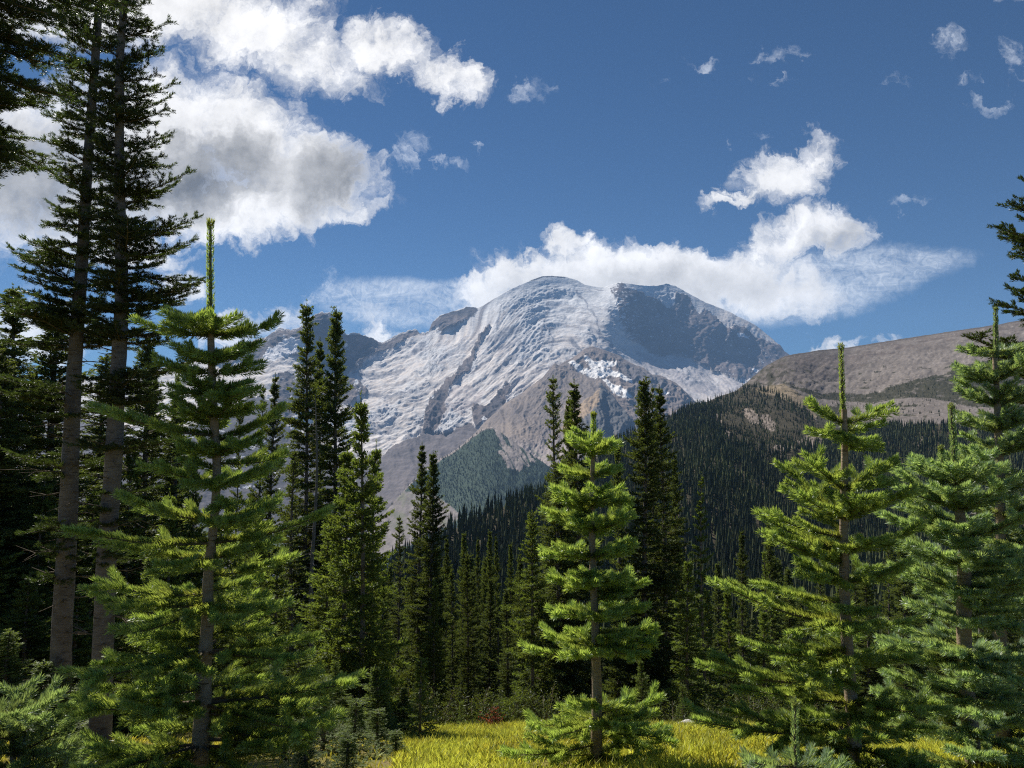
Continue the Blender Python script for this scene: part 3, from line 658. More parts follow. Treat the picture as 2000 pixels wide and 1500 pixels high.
class Veg:
    """collects twigs (for bark) and needle-bearing shoots"""
    def __init__(s): s.a = []; s.b = []; s.age = []; s.sc = []; s.la = []; s.lb = []; s.ra = []; s.rb = []

    def shoot(s, a, b, age, sc=1.0): s.a.append(a); s.b.append(b); s.age.append(age); s.sc.append(sc)

    def limb(s, pts, rad):
        for i in range(len(pts) - 1): s.la.append(pts[i]); s.lb.append(pts[i + 1]); s.ra.append(rad[i]); s.rb.append(rad[i + 1])

    def crown(s, name, rng, per_m, nlen, nwid, fwd=.75, lift=.25, under=.5, sides=5, curl=.06, off=0.0):
        """one crown mesh: bark-covered twigs (material 0) and needles (material 1)"""
        a = np.array(s.a); b = np.array(s.b); age = np.array(s.age); sc = np.array(s.sc)
        d = b - a; b = b + d * .04; L = np.linalg.norm(d, axis=1); d /= L[:, None] + 1e-9
        n = np.maximum(1, np.round(L * per_m * rng.uniform(.85, 1.15, len(L)))).astype(int)
        i = np.repeat(np.arange(len(L)), n); N = len(i)
        t = rng.random(N); ax = d[i]
        pos = a[i] + ax * (t * L[i])[:, None]
        side = np.cross(ax, UP); sl = np.linalg.norm(side, axis=1, keepdims=True); side = np.where(sl > .05, side / (sl + 1e-9), np.array([1., 0, 0]))
        nor = np.cross(side, ax)
        ph = rng.random(N) * 2 * np.pi
        keep = (np.sin(ph) > -.25) | (rng.random(N) < under)
        ph = np.where(keep, ph, -ph)
        rad = side * np.cos(ph)[:, None] + nor * np.sin(ph)[:, None]
        pos = pos + rad * off
        dr = ax * (fwd * rng.uniform(.75, 1.25, N))[:, None] + rad + UP * lift
        dr /= np.linalg.norm(dr, axis=1, keepdims=True)
        ln = nlen * rng.uniform(.8, 1.1, N) * sc[i]
        w = np.cross(dr, rng.normal(0, 1, (N, 3))); w /= np.linalg.norm(w, axis=1, keepdims=True) + 1e-9
        w *= (nwid * .5 * np.sqrt(sc[i]))[:, None]
        mid = pos + dr * (ln * .5)[:, None]; tip = pos + (dr + ax * .25) * (ln * .93)[:, None] + UP * (ln * curl)[:, None]
        nc = np.stack([pos, mid - w, tip, mid + w], 1).reshape(-1, 3)
        ag = np.repeat(np.clip(age[i] + rng.normal(0, .06, N), 0, 1), 4)
        la = np.array(s.la).reshape(-1, 3); lb = np.array(s.lb).reshape(-1, 3)
        tc, tf = frusta(la, lb, np.array(s.ra), np.array(s.rb), sides)
        me = mesh_np(name, np.concatenate([tc, nc]), np.concatenate([tf, np.arange(N * 4).reshape(N, 4) + len(tc)]), attrs={'age': np.concatenate([np.ones(len(tc)), ag])})
        me.polygons.foreach_set('material_index', np.concatenate([np.zeros(len(tf), np.int32), np.ones(N, np.int32)]))
        return me


def frusta(a, b, ra, rb, sides):
    d = b - a; d /= np.linalg.norm(d, axis=1, keepdims=True) + 1e-9
    r = np.where(np.abs(d[:, 2:3]) < .9, UP[None], np.array([[1., 0, 0]]))
    u = np.cross(d, r); u /= np.linalg.norm(u, axis=1, keepdims=True); v = np.cross(d, u)
    th = np.arange(sides) * 2 * np.pi / sides
    ring = u[:, None] * np.cos(th)[None, :, None] + v[:, None] * np.sin(th)[None, :, None]
    co = np.concatenate([a[:, None] + ring * ra[:, None, None], b[:, None] + ring * rb[:, None, None]], 1)
    n = len(a); base = (np.arange(n) * 2 * sides)[:, None]; k = np.arange(sides); k2 = (k + 1) % sides
    f = np.stack([base + k, base + k2, base + sides + k2, base + sides + k], -1).reshape(-1, 4)
    return co.reshape(-1, 3), f


def tube(name, pts, rad, sides=14, rough=.06, seed=0):
    pts = np.array(pts, float); rad = np.array(rad, float); n = len(pts)
    d = np.gradient(pts, axis=0); d /= np.linalg.norm(d, axis=1, keepdims=True)
    u = np.cross(d, np.array([0, 1., 0])); u /= np.linalg.norm(u, axis=1, keepdims=True); v = np.cross(d, u)
    th = np.arange(sides) * 2 * np.pi / sides
    rr = rad[:, None] * (1 + rough * fbm(np.cos(th)[None] * 1.5 + seed + 0 * pts[:, :1], pts[:, 2:3] * 4 + np.sin(th)[None] * 1.5, 3, seed))
    co = pts[:, None] + u[:, None] * (np.cos(th)[None] * rr)[..., None] + v[:, None] * (np.sin(th)[None] * rr)[..., None]
    i = np.arange(n * sides).reshape(n, sides); j = np.roll(i, -1, 1)
    f = np.stack([i[:-1], j[:-1], j[1:], i[1:]], -1).reshape(-1, 4)
    return mesh_np(name, co.reshape(-1, 3), f, smooth=True)


def rot_az(az, el): return np.array([math.sin(az) * math.cos(el), math.cos(az) * math.cos(el), math.sin(el)])


def add_branch(V, rng, p0, az, L, e0, e1, sp=.13, sl=.5, inner=.3, smin=.06, r0=.01, young=0.0, old=1.0, sub=.2, sub_sp=.08, pts=None, curve=1.5, sidedroop=0.0, nsc=1.0, tipup=.35):
    """one bough: curved axis, paired side shoots in its plane, shoots on the longer side shoots"""
    if pts is None:
        n = max(3, int(L / .1)); s = np.linspace(0, 1, n + 1)
        el = e0 + (e1 - e0) * s ** curve; a_ = az + np.cumsum(rng.normal(0, .05, n + 1))
        d = np.stack([np.sin(a_) * np.cos(el), np.cos(a_) * np.cos(el), np.sin(el)], 1)
        pts = np.concatenate([[p0], p0 + np.cumsum(d[:-1] * (L / n), 0)])
    n = len(pts) - 1; s = np.linspace(0, 1, n + 1)
    V.limb(pts, r0 * (1 - .82 * s))
    for i in range(n):
        if s[i + 1] > inner: V.shoot(pts[i], pts[i + 1], young + (old - young) * max(0, 1 - (s[i + 1] - inner) / (1 - inner)) * .9, nsc)
    k = max(2, int(L / sp))
    for j in range(1, k + 1):
        sj = (j - .35 + rng.uniform(-.2, .2)) / k
        if sj > .97 or (sj < inner * .75 and rng.random() < .7): continue
        x = sj * n; i = min(int(x), n - 1); q = pts[i] + (pts[i + 1] - pts[i]) * (x - i)
        ax = pts[i + 1] - pts[i]; ax = ax / np.linalg.norm(ax)
        lat = np.cross(ax, UP); lat /= np.linalg.norm(lat) + 1e-9
        for sd in (-1, 1):
            if rng.random() < .1: continue
            l = ((1 - sj) ** .85 * L * sl + smin) * rng.uniform(.7, 1.15)
            ang = math.radians(rng.uniform(38, 58))
            dr = ax * math.cos(ang) + lat * sd * math.sin(ang) + UP * (rng.uniform(-.12, .2) - sidedroop); dr /= np.linalg.norm(dr)
            ag = young + (old - young) * (1 - sj) * .45
            m = q + dr * l * .5; dr2 = dr + UP * rng.uniform(0, tipup) * .5; dr2 /= np.linalg.norm(dr2); e = m + dr2 * l * .5
            if l < sub:
                V.shoot(q, m, min(1, ag + .15), nsc); V.shoot(m, e, ag, nsc)
            else:
                V.limb([q, m, e], [r0 * .4, r0 * .3, r0 * .15])
                V.shoot(q + (m - q) * .35, m, min(1, ag + .3), nsc); V.shoot(m, e, ag, nsc)
                kk = max(1, int(l / sub_sp)); lat2 = np.cross(dr, UP); lat2 /= np.linalg.norm(lat2) + 1e-9
                for jj in range(1, kk + 1):
                    t = (jj - .3) / kk
                    if t > .92: continue
                    qq = q + (m - q) * t * 2 if t < .5 else m + (e - m) * (t - .5) * 2
                    for s2 in (-1, 1):
                        if rng.random() < .15: continue
                        l2 = ((1 - t) * l * .45 + smin * .8) * rng.uniform(.7, 1.2)
                        d3 = dr * .62 + lat2 * s2 * .75 + UP * rng.uniform(-.15, .3 - sidedroop); d3 /= np.linalg.norm(d3)
                        V.shoot(qq, qq + d3 * l2, ag + (1 - t) * .25 * (old - young), nsc)


# needle and bark colours
M_FRESH = needle_mat('young_fir_needles', (.228, .312, .138), (.064, .106, .034), (.57, .75, .115), .44, .40, .42)
M_BLUE = needle_mat('silvery_fir_needles', (.240, .315, .220), (.062, .108, .054), (.50, .68, .16), .40, .40, .45)
M_DARK = needle_mat('old_fir_needles', (.062, .085, .030), (.026, .038, .016), (.11, .17, .025), .30, .45, .35)
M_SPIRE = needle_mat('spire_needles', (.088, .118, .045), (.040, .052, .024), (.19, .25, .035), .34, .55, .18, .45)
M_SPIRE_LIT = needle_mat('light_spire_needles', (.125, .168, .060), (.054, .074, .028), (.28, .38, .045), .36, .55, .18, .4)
M_FAR = needle_mat('far_conifer_foliage', (.092, .106, .042), (.030, .040, .022), (.12, .14, .03), .2, .7, .1, .45)
M_BARK = bark_mat('grey_bark', (.125, .10, .082), (.235, .195, .165))
M_BARK_Y = bark_mat('young_bark', (.24, .175, .105), (.38, .29, .20), (14, 14, 60))
M_TWIG = bark_mat('twig_bark', (.10, .075, .05), (.16, .125, .085))
M_DEAD = bark_mat('dead_wood', (.13, .12, .11), (.25, .23, .21))


def root_at(name, p, label, cat, group=None):
    o = bpy.data.objects.new(name, None); C.objects.link(o); o.location = p; o.empty_display_size = .3
    return tag(o, label, cat, group)


def near_fir(name, label, r, trunk_px, rad_px, prof, spacing, seed, mat, leader=None, per_m=620, nlen=.030, nwid=.0030, el=(38, 4), extra=(), gaps=(), nb=(4, 6), fill=2, age=(0, 1.0), bottom=None,
             sp=.13, sl=.42, group=None, cat='fir tree', bark=None, second=None, inner=.3, leader_sc=.8, sub=.2, fwd=.75, lift=.25, under=.5, smin=.06, sub_sp=.08, irreg=.3, skip=0.0, low=None, stubs=None):
    """a fir built from its stem line in the photo; prof = rows of (pixel height, reach left, reach right) in pixels"""
    rng = np.random.default_rng(seed)
    tp = np.array(trunk_px, float); order = np.argsort(-tp[:, 1]); tp = tp[order]            # from the base up
    P = pt(tp[:, 0], tp[:, 1], np.full(len(tp), r))
    gz = float(ground_z(P[0, 0], r))
    if P[0, 2] > gz - .05: P = np.concatenate([[[P[0, 0] - (P[1, 0] - P[0, 0]) * .3, r, gz - .1]], P])
    m2p = F / r
    # smooth stem
    t = np.linspace(0, 1, 70); zz = P[0, 2] + (P[-1, 2] - P[0, 2]) * t
    stem = np.stack([np.interp(zz, P[:, 2], P[:, 0]), np.interp(zz, P[:, 2], P[:, 1]) + .03 * np.sin(t * 7 + seed), zz], 1)
    ker = np.array([1, 2, 3, 2, 1.]) / 9
    for k in (0, 1): stem[2:-2, k] = np.convolve(stem[:, k], ker, 'valid')
    ypx = 750 - F * np.tan(np.arctan2(stem[:, 2] - EYE, r) - PITCH)
    rp = np.array(rad_px, float); rp = rp[np.argsort(rp[:, 0])]
    rad = np.interp(ypx, rp[:, 0], rp[:, 1]) / m2p
    base = P[0].copy()
    root = root_at(name, base, label, cat, group)
    obj('trunk', tube('trunk', stem - base, rad, 14, .12, seed), bark or M_BARK, root)
    V = Veg()
    pr = np.array(prof, float); pr = pr[np.argsort(pr[:, 0])]
    top_y, bot_y = pr[0, 0], pr[-1, 0]

    def stem_at(y):
        i = np.interp(-y, -ypx[::1], np.arange(len(ypx))) if ypx[0] > ypx[-1] else 0
        k = min(int(i), len(stem) - 2); return stem[k] + (stem[k + 1] - stem[k]) * (i - k)
    y = top_y; az0 = rng.uniform(0, 6.28)
    while y < bot_y:
        f = (y - top_y) / (bot_y - top_y)
        inter = rng.random() < .0
        n = rng.integers(nb[0], nb[1] + 1) + (low[1] if low and y > low[0] else 0); az0 += rng.uniform(.4, 1.2)
        items = [(y + rng.uniform(-4, 4), az0 + k * 2 * math.pi / n + rng.normal(0, .2), rng.uniform(1.0 - irreg, 1.12)) for k in range(n) if rng.random() >= skip]
        step = spacing * (.7 + .5 * f) * rng.uniform(.85, 1.2)
        if f > .08: items += [(y + step * rng.uniform(.2, .8), rng.uniform(0, 6.28), rng.uniform(.35, .8)) for k in range(fill + (low[2] if low and y > low[0] else 0))]
        for yy, az, ls in items:
            if any(g0 < yy < g1 for g0, g1 in gaps): continue
            lx = math.sin(az)
            wl = np.interp(yy, pr[:, 0], pr[:, 1]); wr = np.interp(yy, pr[:, 0], pr[:, 2])
            reach = (wr if lx > 0 else wl) * abs(lx) + .5 * (wl + wr) * (1 - abs(lx))
            e0 = math.radians(el[0] + (el[1] - el[0]) * min(1, f * 1.6) + rng.uniform(-8, 8) * (1 + 2 * skip + irreg)); e1 = e0 + math.radians(rng.uniform(0, 22))
            L = reach / m2p * ls / max(.6, math.cos((e0 + e1) / 2))
            if L < .05: continue
            add_branch(V, rng, stem_at(yy) - base, az, L, e0, e1, sp=sp, sl=sl, inner=min(inner, inner * L / .35), r0=.004 + .010 * L, young=age[0], old=age[1], sub=sub, smin=smin, sub_sp=sub_sp)
        y += step
    for ay, tx, ty, dep in extra:                    # boughs read off the photo
        a = stem_at(ay) - base; b = pt(tx, ty, r + dep) - base
        s = np.linspace(0, 1, max(4, int(np.linalg.norm(b - a) / .09)))[:, None]
        sag = np.sin(s * math.pi) * -.05 * np.linalg.norm(b - a)
        pts = a + (b - a) * s + UP * sag
        add_branch(V, rng, a, 0, float(np.linalg.norm(b - a)), 0, 0, sp=sp, sl=sl * .85, inner=inner * .8, r0=.004 + .010 * float(np.linalg.norm(b - a)), young=age[0], old=age[1], pts=pts, sub=sub, smin=smin, sub_sp=sub_sp)
    for k in range(stubs[2] if stubs else 0):                # dead twigs and broken stubs on the bare stem
        p0 = stem_at(rng.uniform(stubs[0], stubs[1])) - base; az = rng.uniform(0, 6.28); L = rng.uniform(.08, .75) ** 1.3
        d1 = rot_az(az, rng.uniform(-.3, .35)); p1 = p0 + d1 * L * .6; p2 = p1 + rot_az(az + rng.normal(0, .5), rng.uniform(-.6, .4)) * L * .5
        V.limb([p0, p1, p2], [.010, .006, .002])
        if L > .3:
            for q in range(3): V.limb([p0 + (p1 - p0) * rng.uniform(.4, 1), p1 + rot_az(az + rng.choice([-1, 1]) * rng.uniform(.5, 1.1), rng.uniform(-.5, .4)) * L * .35], [.004, .0015])

    def two(me, m1): me.materials.append(M_TWIG); me.materials.append(m1); return me
    obj('crown', two(V.crown('crown', rng, per_m, nlen, nwid, fwd, lift, under), mat), None, root)
    for lead in ([leader] if leader else []) + (second or []):
        (x0, y0), (x1, y1), lr = lead
        a = pt(x0, y0, r) - base; b = pt(x1, y1, r) - base
        LV = Veg(); s = np.linspace(0, 1, 9)[:, None]; ps = a + (b - a) * s
        ps[1:-1, 0] += rng.normal(0, .0025, 7)
        LV.limb(ps, np.linspace(1, .6, 9) * lr * .5 / m2p)
        for i in range(8): LV.shoot(ps[i], ps[i + 1], .2, leader_sc * (1 - .04 * i))
        for k in range(4): LV.shoot(ps[-1] - (0, 0, .012), ps[-1] + rng.normal(0, .007, 3) + (0, 0, .016), .8, leader_sc * .6)
        obj('leader_shoot', two(LV.crown('leader_shoot', rng, 1500, nlen, nwid * 1.1, 1.1, .0, 1.0, 9, .10, lr * .42 / m2p), mat), None, root)
    return root


# ---- conifers of the middle distance: prototypes that get copied --------------
def spire_proto(seed, H, R, cb=.04, style='fir', mat=None, per_m=95, nlen=.08, nwid=.030, dens=1.55, thin=0.0, shape=.55, bark=None):
    """returns trunk, branches and crown meshes of a tall narrow conifer standing at the origin"""
    rng = np.random.default_rng(seed); V = Veg()
    z = np.linspace(0, H, 40)
    wob = np.stack([.06 * np.sin(z * .5 + seed), .06 * np.cos(z * .43 + seed * 2), z], 1) * (1, 1, 1)
    tr = .009 * H * (1 - z / H) ** .85 + .012
    trunk = tube('trunk', wob, tr, 9, .08, seed)
    zz = H * cb
    while zz < H * .985:
        f = zz / H; reach = R * (1 - f) ** shape * (1 + .22 * math.sin(zz * 1.7 + seed) + .15 * math.sin(zz * 4.1 + seed * 3)) * (1.0 if f > .12 else .8)
        n = int(rng.integers(4, 7)); a0 = rng.uniform(0, 6.28)
        for k in range(n):
            if rng.random() < thin: continue
            L = max(.10, reach * rng.uniform(.45, 1.18)); az = a0 + k * 6.283 / n + rng.normal(0, .25)
            if style == 'fir': e0 = math.radians(-22 + 62 * f ** 1.5 + rng.uniform(-9, 9)); e1 = e0 + math.radians(rng.uniform(5, 30))
            else: e0 = math.radians(6 + 38 * f ** 2 + rng.uniform(-10, 10)); e1 = e0 - math.radians(rng.uniform(15, 50))
            p0 = np.array([np.interp(zz, z, wob[:, 0]), np.interp(zz, z, wob[:, 1]), zz + rng.uniform(-.16, .16)])
            add_branch(V, rng, p0, az, L, e0, e1, sp=.17, sl=.42, inner=.22 if L > .4 else .05, smin=.09, r0=.006 + .008 * L, young=0.0, old=1.0, sub=.38, sub_sp=.16, sidedroop=.0 if style == 'fir' else .25)
        zz += (.20 + .16 * (1 - f)) / dens * rng.uniform(.8, 1.25)
    V.shoot(np.array([wob[-1, 0], wob[-1, 1], H - .35]), np.array([wob[-1, 0], wob[-1, 1], H + .1]), .2, .6)
    return dict(H=H, R=R, trunk=trunk, crown=V.crown('crown', rng, per_m, nlen, nwid, .8, .15, .8, 3, 0), mat=mat or M_SPIRE, bark=bark or M_BARK)


def put_tree(name, pr, x, y, H, R, label, group=None, cat='conifer', rz=0.0, mat=None, tilt=0.0):
    z = float(ground_z(x, y)) - .15
    root = root_at(name, (x, y, z), label, cat, group); root.rotation_euler = (0, tilt, rz); root.scale = (R / pr['R'], R / pr['R'], H / pr['H'])
    for k, ms in (('trunk', (pr['bark'],)), ('crown', (M_TWIG, pr['mat']))):
        me = pr[k]
        if not me.materials:
            for m in ms: me.materials.append(m)
        o = bpy.data.objects.new(k, me); C.objects.link(o); o.parent = root
    return root


PROTO = dict(
    spire=spire_proto(1, 14, 1.25, .03, 'fir'), spire_b=spire_proto(2, 14, 1.3, .02, 'fir', dens=1.7, shape=.48), drape=spire_proto(3, 14, 1.9, .03, 'hemlock', shape=.6),
    gappy=spire_proto(4, 14, 1.35, .25, 'fir', thin=.36, dens=1.15), broad=spire_proto(5, 9, 1.9, .02, 'fir', mat=M_SPIRE_LIT, shape=.75, dens=1.5), light=spire_proto(6, 7, 1.2, .03, 'fir', mat=M_SPIRE_LIT, dens=1.6, shape=.7),
    sapling=spire_proto(7, 3, .62, .02, 'fir', mat=M_SPIRE_LIT, dens=1.5, shape=1.0, per_m=150, nlen=.05, nwid=.015), thin=spire_proto(8, 10, .9, .1, 'fir', mat=M_SPIRE_LIT, thin=.3, dens=1.1))


def tree_at(name, kind, px, top, r, width, label, group=None, cat='conifer', seed=0):
    p = pt(px, top, r); gz = float(ground_z(p[0], r)); H = float(p[2]) - gz + .15
    return put_tree(name, PROTO[kind], float(p[0]), r, H, width * .5 * r / F, label, group, cat, rz=seed * 1.7)


def build_middle_trees():
    T = tree_at
    g = None
    # the dark clump left of the volcano
    T('spruce_tree', 'drape', 602, 592, 26, 185, 'tallest dark shaggy conifer of the clump rising over the glaciers', seed=1)
    T('fir_tree', 'spire', 628, 664, 27.5, 115, 'thin dark fir squeezed between the two tall spires of the clump', seed=2)
    T('fir_tree', 'spire_b', 660, 605, 27, 150, 'pointed dark fir spire beside the jagged rock peak', seed=3)
    T('fir_tree', 'spire', 535, 734, 30, 105, 'shorter dark fir with a needle-thin top on the left of the tall clump', seed=4)
    T('fir_tree', 'gappy', 514, 756, 31, 90, 'dark fir with a bent top just left of its thin-topped neighbour', seed=5)
    T('fir_tree', 'gappy', 468, 780, 33, 70, 'sparse dark fir showing through between the young fir and the clump', seed=6)
    T('fir_tree', 'gappy', 575, 880, 24, 130, 'dark fir with bare lower stem and rusty twigs below the clump', seed=16)
    # light twins left of the middle
    T('fir_tree', 'light', 708, 775, 11, 190, 'light green fir with a long thin bare leader and stacked short twigs', seed=7)
    T('fir_tree', 'light', 676, 872, 11.4, 200, 'light green fir pressed against the thin-leadered one, on its left', seed=8)
    T('fir_tree', 'light', 733, 868, 12, 150, 'light green fir just right of the thin-leadered one', seed=9)
    T('fir_tree', 'broad', 640, 1010, 13, 190, 'broad olive green fir behind the light green trio', seed=10)
    # the two dark spires before the moraine
    T('fir_tree', 'spire', 822, 868, 31, 100, 'left one of the two dark spires standing before the grey moraine', seed=11)
    T('fir_tree', 'spire_b', 844, 884, 30, 104, 'right one of the two dark spires standing before the grey moraine', seed=12)
    T('fir_tree', 'broad', 850, 1135, 22, 95, 'yellowish ragged fir below the two dark spires', seed=13)
    T('fir_tree', 'gappy', 780, 1010, 34, 90, 'spindly fir between the light trio and the two dark spires', seed=14)
    # pairs behind the small middle fir
    T('fir_tree', 'gappy', 1083, 738, 24, 130, 'tall dark fir with a bare upper stem, left of the middle young fir', seed=15)
    T('fir_tree', 'spire', 1124, 746, 25, 140, 'dense dark fir spire right behind the top of the middle young fir', seed=17)
    T('fir_tree', 'spire_b', 1111, 778, 25.6, 90, 'dark fir spire wedged between two taller ones near the middle', seed=18)
    T('fir_tree', 'broad', 1040, 1000, 22, 190, 'broad olive fir with sunlit left side at the meadow edge', seed=19)
    T('fir_tree', 'drape', 1090, 900, 23, 170, 'wide dark conifer filling the shade behind the middle young fir', seed=20)
    T('fir_tree', 'spire', 1206, 856, 27, 80, 'short dark fir in the gap left of the tall trio', seed=21)
    T('fir_tree', 'spire_b', 1256, 740, 23, 150, 'leftmost fir of the tall trio with bare grey trunks below', seed=22)
    T('fir_tree', 'gappy', 1274, 756, 23.6, 70, 'middle fir of the tall trio with a bare grey trunk', seed=23)
    T('fir_tree', 'spire', 1291, 756, 24, 130, 'rightmost fir of the tall trio', seed=24)
    T('fir_tree', 'spire', 1316, 884, 26, 74, 'short fir leaning close to the right of the tall trio', seed=25)
    T('fir_tree', 'thin', 1369, 928, 21, 66, 'thin sparse sunlit fir alone in front of the forested hillside', seed=26)
    T('fir_tree', 'light', 1342, 1090, 20, 130, 'sunlit fir cone at the right of the trio, above the meadow edge', seed=27)
    T('fir_tree', 'spire', 1300, 1010, 25, 90, 'dark fir between the trio and the sunlit fir cone', seed=28)
    T('fir_tree', 'light', 1252, 1288, 17, 70, 'small pale fir at the foot of the trio beside the meadow', seed=29)
    T('fir_tree', 'spire', 1448, 1035, 33, 66, 'slim green fir left of the right young fir, in front of the forest', seed=30)
    T('fir_tree', 'spire_b', 1502, 1020, 36, 76, 'dense fir spire just left of the right young fir', seed=31)
    T('fir_tree', 'thin', 1492, 1075, 26, 60, 'thin reddish brown fir dying in front of the dense forest', seed=32)
    T('fir_tree', 'light', 1420, 1150, 24, 100, 'green fir with drooping skirts above the right end of the meadow', seed=33)
    T('fir_tree', 'light', 1490, 1190, 22, 110, 'bushy green fir above the right end of the meadow, next to the dying one', seed=34)
    T('fir_tree', 'sapling', 826, 1292, 9.5, 112, 'small pale sapling fir with tiered twigs left of the yellow meadow', seed=35, cat='sapling')
    T('fir_tree', 'sapling', 902, 1372, 15, 34, 'tiny fir sapling at the back edge of the yellow meadow', seed=36, cat='sapling')
    T('fir_tree', 'sapling', 1330, 1340, 17, 60, 'small fir sapling at the meadow edge below the sunlit fir cone', seed=37, cat='sapling')
    for i, (px, top, r, w) in enumerate([(585, 1235, 10.2, 130), (655, 1290, 9.6, 130), (735, 1300, 9.9, 130), (790, 1345, 11, 110), (620, 1350, 8.6, 140), (700, 1400, 8.8, 130)]):
        T('fir_tree', ('light', 'broad')[i % 2], px, top, r, w, 'low bushy fir under the light green trio left of the meadow', 'low firs under the light green trio', seed=90 + i)
    for i, (px, top, r, w) in enumerate([(560, 1380, 6.6, 170), (625, 1330, 7.2, 170), (690, 1375, 6.8, 150), (745, 1390, 7.4, 140), (600, 1430, 5.8, 170), (670, 1440, 5.6, 150), (530, 1310, 7.6, 150), (780, 1430, 6.9, 110)]):
        T('fir_tree', 'sapling', px, top, r, w, 'knee high fir in front of the light green trio', 'knee high firs in front of the light green trio', 'sapling', seed=110 + i)
    # row of spires behind the meadow
    for i, (px, top, r, w) in enumerate([(872, 1050, 48, 52), (905, 1040, 52, 56), (934, 1052, 55, 42), (958, 1036, 50, 50), (968, 1046, 52, 40), (996, 1062, 46, 48), (884, 1110, 38, 60), (925, 1120, 40, 64), (1015, 1090, 42, 62), (957, 1130, 36, 70), (990, 1150, 33, 70)]):
        T('fir_tree', ('spire', 'spire_b')[i % 2], px, top, r, w, 'dark fir spire in the close row behind the yellow meadow', 'row of fir spires behind the meadow', seed=40 + i)
    # sunlit firs behind the big trunks on the left
    for i, (px, top, r, w) in enumerate([(20, 830, 14, 190), (85, 940, 13, 210), (-60, 760, 15, 230), (300, 720, 22, 120), (350, 700, 24, 90), (260, 860, 18, 170), (180, 960, 15, 190), (330, 960, 16, 180), (60, 1120, 11, 240), (450, 980, 20, 130), (510, 1000, 21, 130), (540, 1060, 19, 150), (230, 1120, 12.5, 200), (-20, 980, 12, 230), (110, 820, 17, 170), (150, 1150, 11.5, 210), (20, 1230, 9.5, 230), (300, 1080, 13, 180), (380, 880, 19, 130), (420, 1120, 14, 150), (-70, 1100, 10, 260), (90, 1290, 9.2, 220), (480, 1130, 14, 140)]):
        T('fir_tree', ('broad', 'light')[i % 2], px, top, r, w, 'sunlit green fir behind the big shaded trunks', 'green firs behind the big trunks', seed=60 + i)
    for i, (px, top, r, w) in enumerate([(30, 560, 14, 300), (110, 600, 15, 280), (205, 690, 18, 230), (290, 660, 19, 210), (-50, 470, 13, 330), (350, 760, 20, 170), (5, 700, 12.5, 260)]):
        T('fir_tree', ('drape', 'spire_b')[i % 2], px, top, r, w, 'dark shaggy conifer filling the shade behind the big trunks', 'dark conifers behind the big trunks', seed=130 + i)
    # the wood that fills the basin
    rng = np.random.default_rng(77); n = 0; tries = 0
    lim = np.array([(-200, 760), (0, 780), (300, 800), (450, 900), (560, 950), (700, 1080), (780, 1100), (870, 1045), (1000, 1045), (1100, 1030), (1300, 1060), (1450, 1070), (1550, 1060), (1700, 1040), (2000, 1000), (2200, 1000)], float)
    while n < 175 and tries < 20000:
        tries += 1
        r = math.exp(rng.uniform(math.log(28), math.log(115))); px = rng.uniform(-60, 2060); H = rng.uniform(8, 20)
        x = (px - 1000) / F * r; gz = float(ground_z(x, r)); q = gz + H - EYE
        y = 750 - F * math.tan(math.atan2(q, r) - PITCH); l = np.interp(px, lim[:, 0], lim[:, 1])
        if y < l or y > l + 190: continue
        kind = ('spire', 'spire_b', 'gappy', 'drape', 'light')[rng.choice(5, p=[.36, .34, .08, .12, .10])]
        put_tree('fir_tree', PROTO[kind], x, r, H, H * rng.uniform(.075, .11), 'dark fir in the dense wood of the basin below the meadow', 'firs of the wood in the basin', 'conifer', rz=rng.uniform(0, 6.28))
        n += 1


def far_forest(name, trees, seed):
    rng = np.random.default_rng(seed); t = np.array(trees); n = len(t)
    tiers = 4; sides = 5
    th = (np.arange(sides) * 2 * np.pi / sides)[None, None] + rng.uniform(0, 6.28, (n, tiers, 1))
    z0 = np.array([.06, .28, .52, .74]); z1 = np.array([.5, .70, .88, 1.0]); rr = np.array([1.0, .80, .56, .30])
    R = t[:, 4][:, None] * .5 * rr[None] * rng.uniform(.8, 1.2, (n, tiers))
    rad = R[..., None] * rng.uniform(.6, 1.25, (n, tiers, sides))
    bx = np.stack([np.cos(th) * rad, np.sin(th) * rad, np.broadcast_to((z0[None, :, None] + rng.uniform(-.04, .04, (n, tiers, sides))) * t[:, 3][:, None, None], th.shape)], -1)
    ap = np.zeros((n, tiers, 1, 3)); ap[..., 2] = (z1[None] * t[:, 3][:, None])[..., None]
    v = np.concatenate([bx, ap], 2) + t[:, None, None, :3]
    k = sides + 1; base = (np.arange(n * tiers) * k)[:, None]; a = np.arange(sides)
    f = np.stack([base + a, base + (a + 1) % sides, np.broadcast_to(base + sides, (n * tiers, sides))], -1).reshape(-1, 3)
    age = np.repeat(np.clip(.5 + 1.1 * fbm(t[:, 0] / 90, t[:, 1] / 140, 3, 99) + rng.normal(0, .28, n), 0, 1), tiers * k)
    me = mesh_np(name, v.reshape(-1, 3), f, attrs={'age': age})
    return tag(obj(name, me, M_FAR), kind='stuff')


def build_haze():
    m, T = new_mat('haze_air')
    v = T.add('ShaderNodeVolumePrincipled', Color=(.36, .61, 1.0, 1), Density=HAZE_DENSITY, Anisotropy=0.0)
    o = T.add('ShaderNodeOutputMaterial'); T.l.new(v.outputs[0], o.inputs['Volume'])
    L, z0, z1 = 15500.0, -1300.0, 2500.0
    co = np.array([[x, y, z] for z in (z0, z1) for y in (-L, L) for x in (-L, L)])
    f = np.array([[0, 2, 3, 1], [4, 5, 7, 6], [0, 1, 5, 4], [2, 6, 7, 3], [0, 4, 6, 2], [1, 3, 7, 5]])
    tag(obj('haze', mesh_np('haze', co, f), m), 'thin blue air haze over the far mountain', kind='stuff')




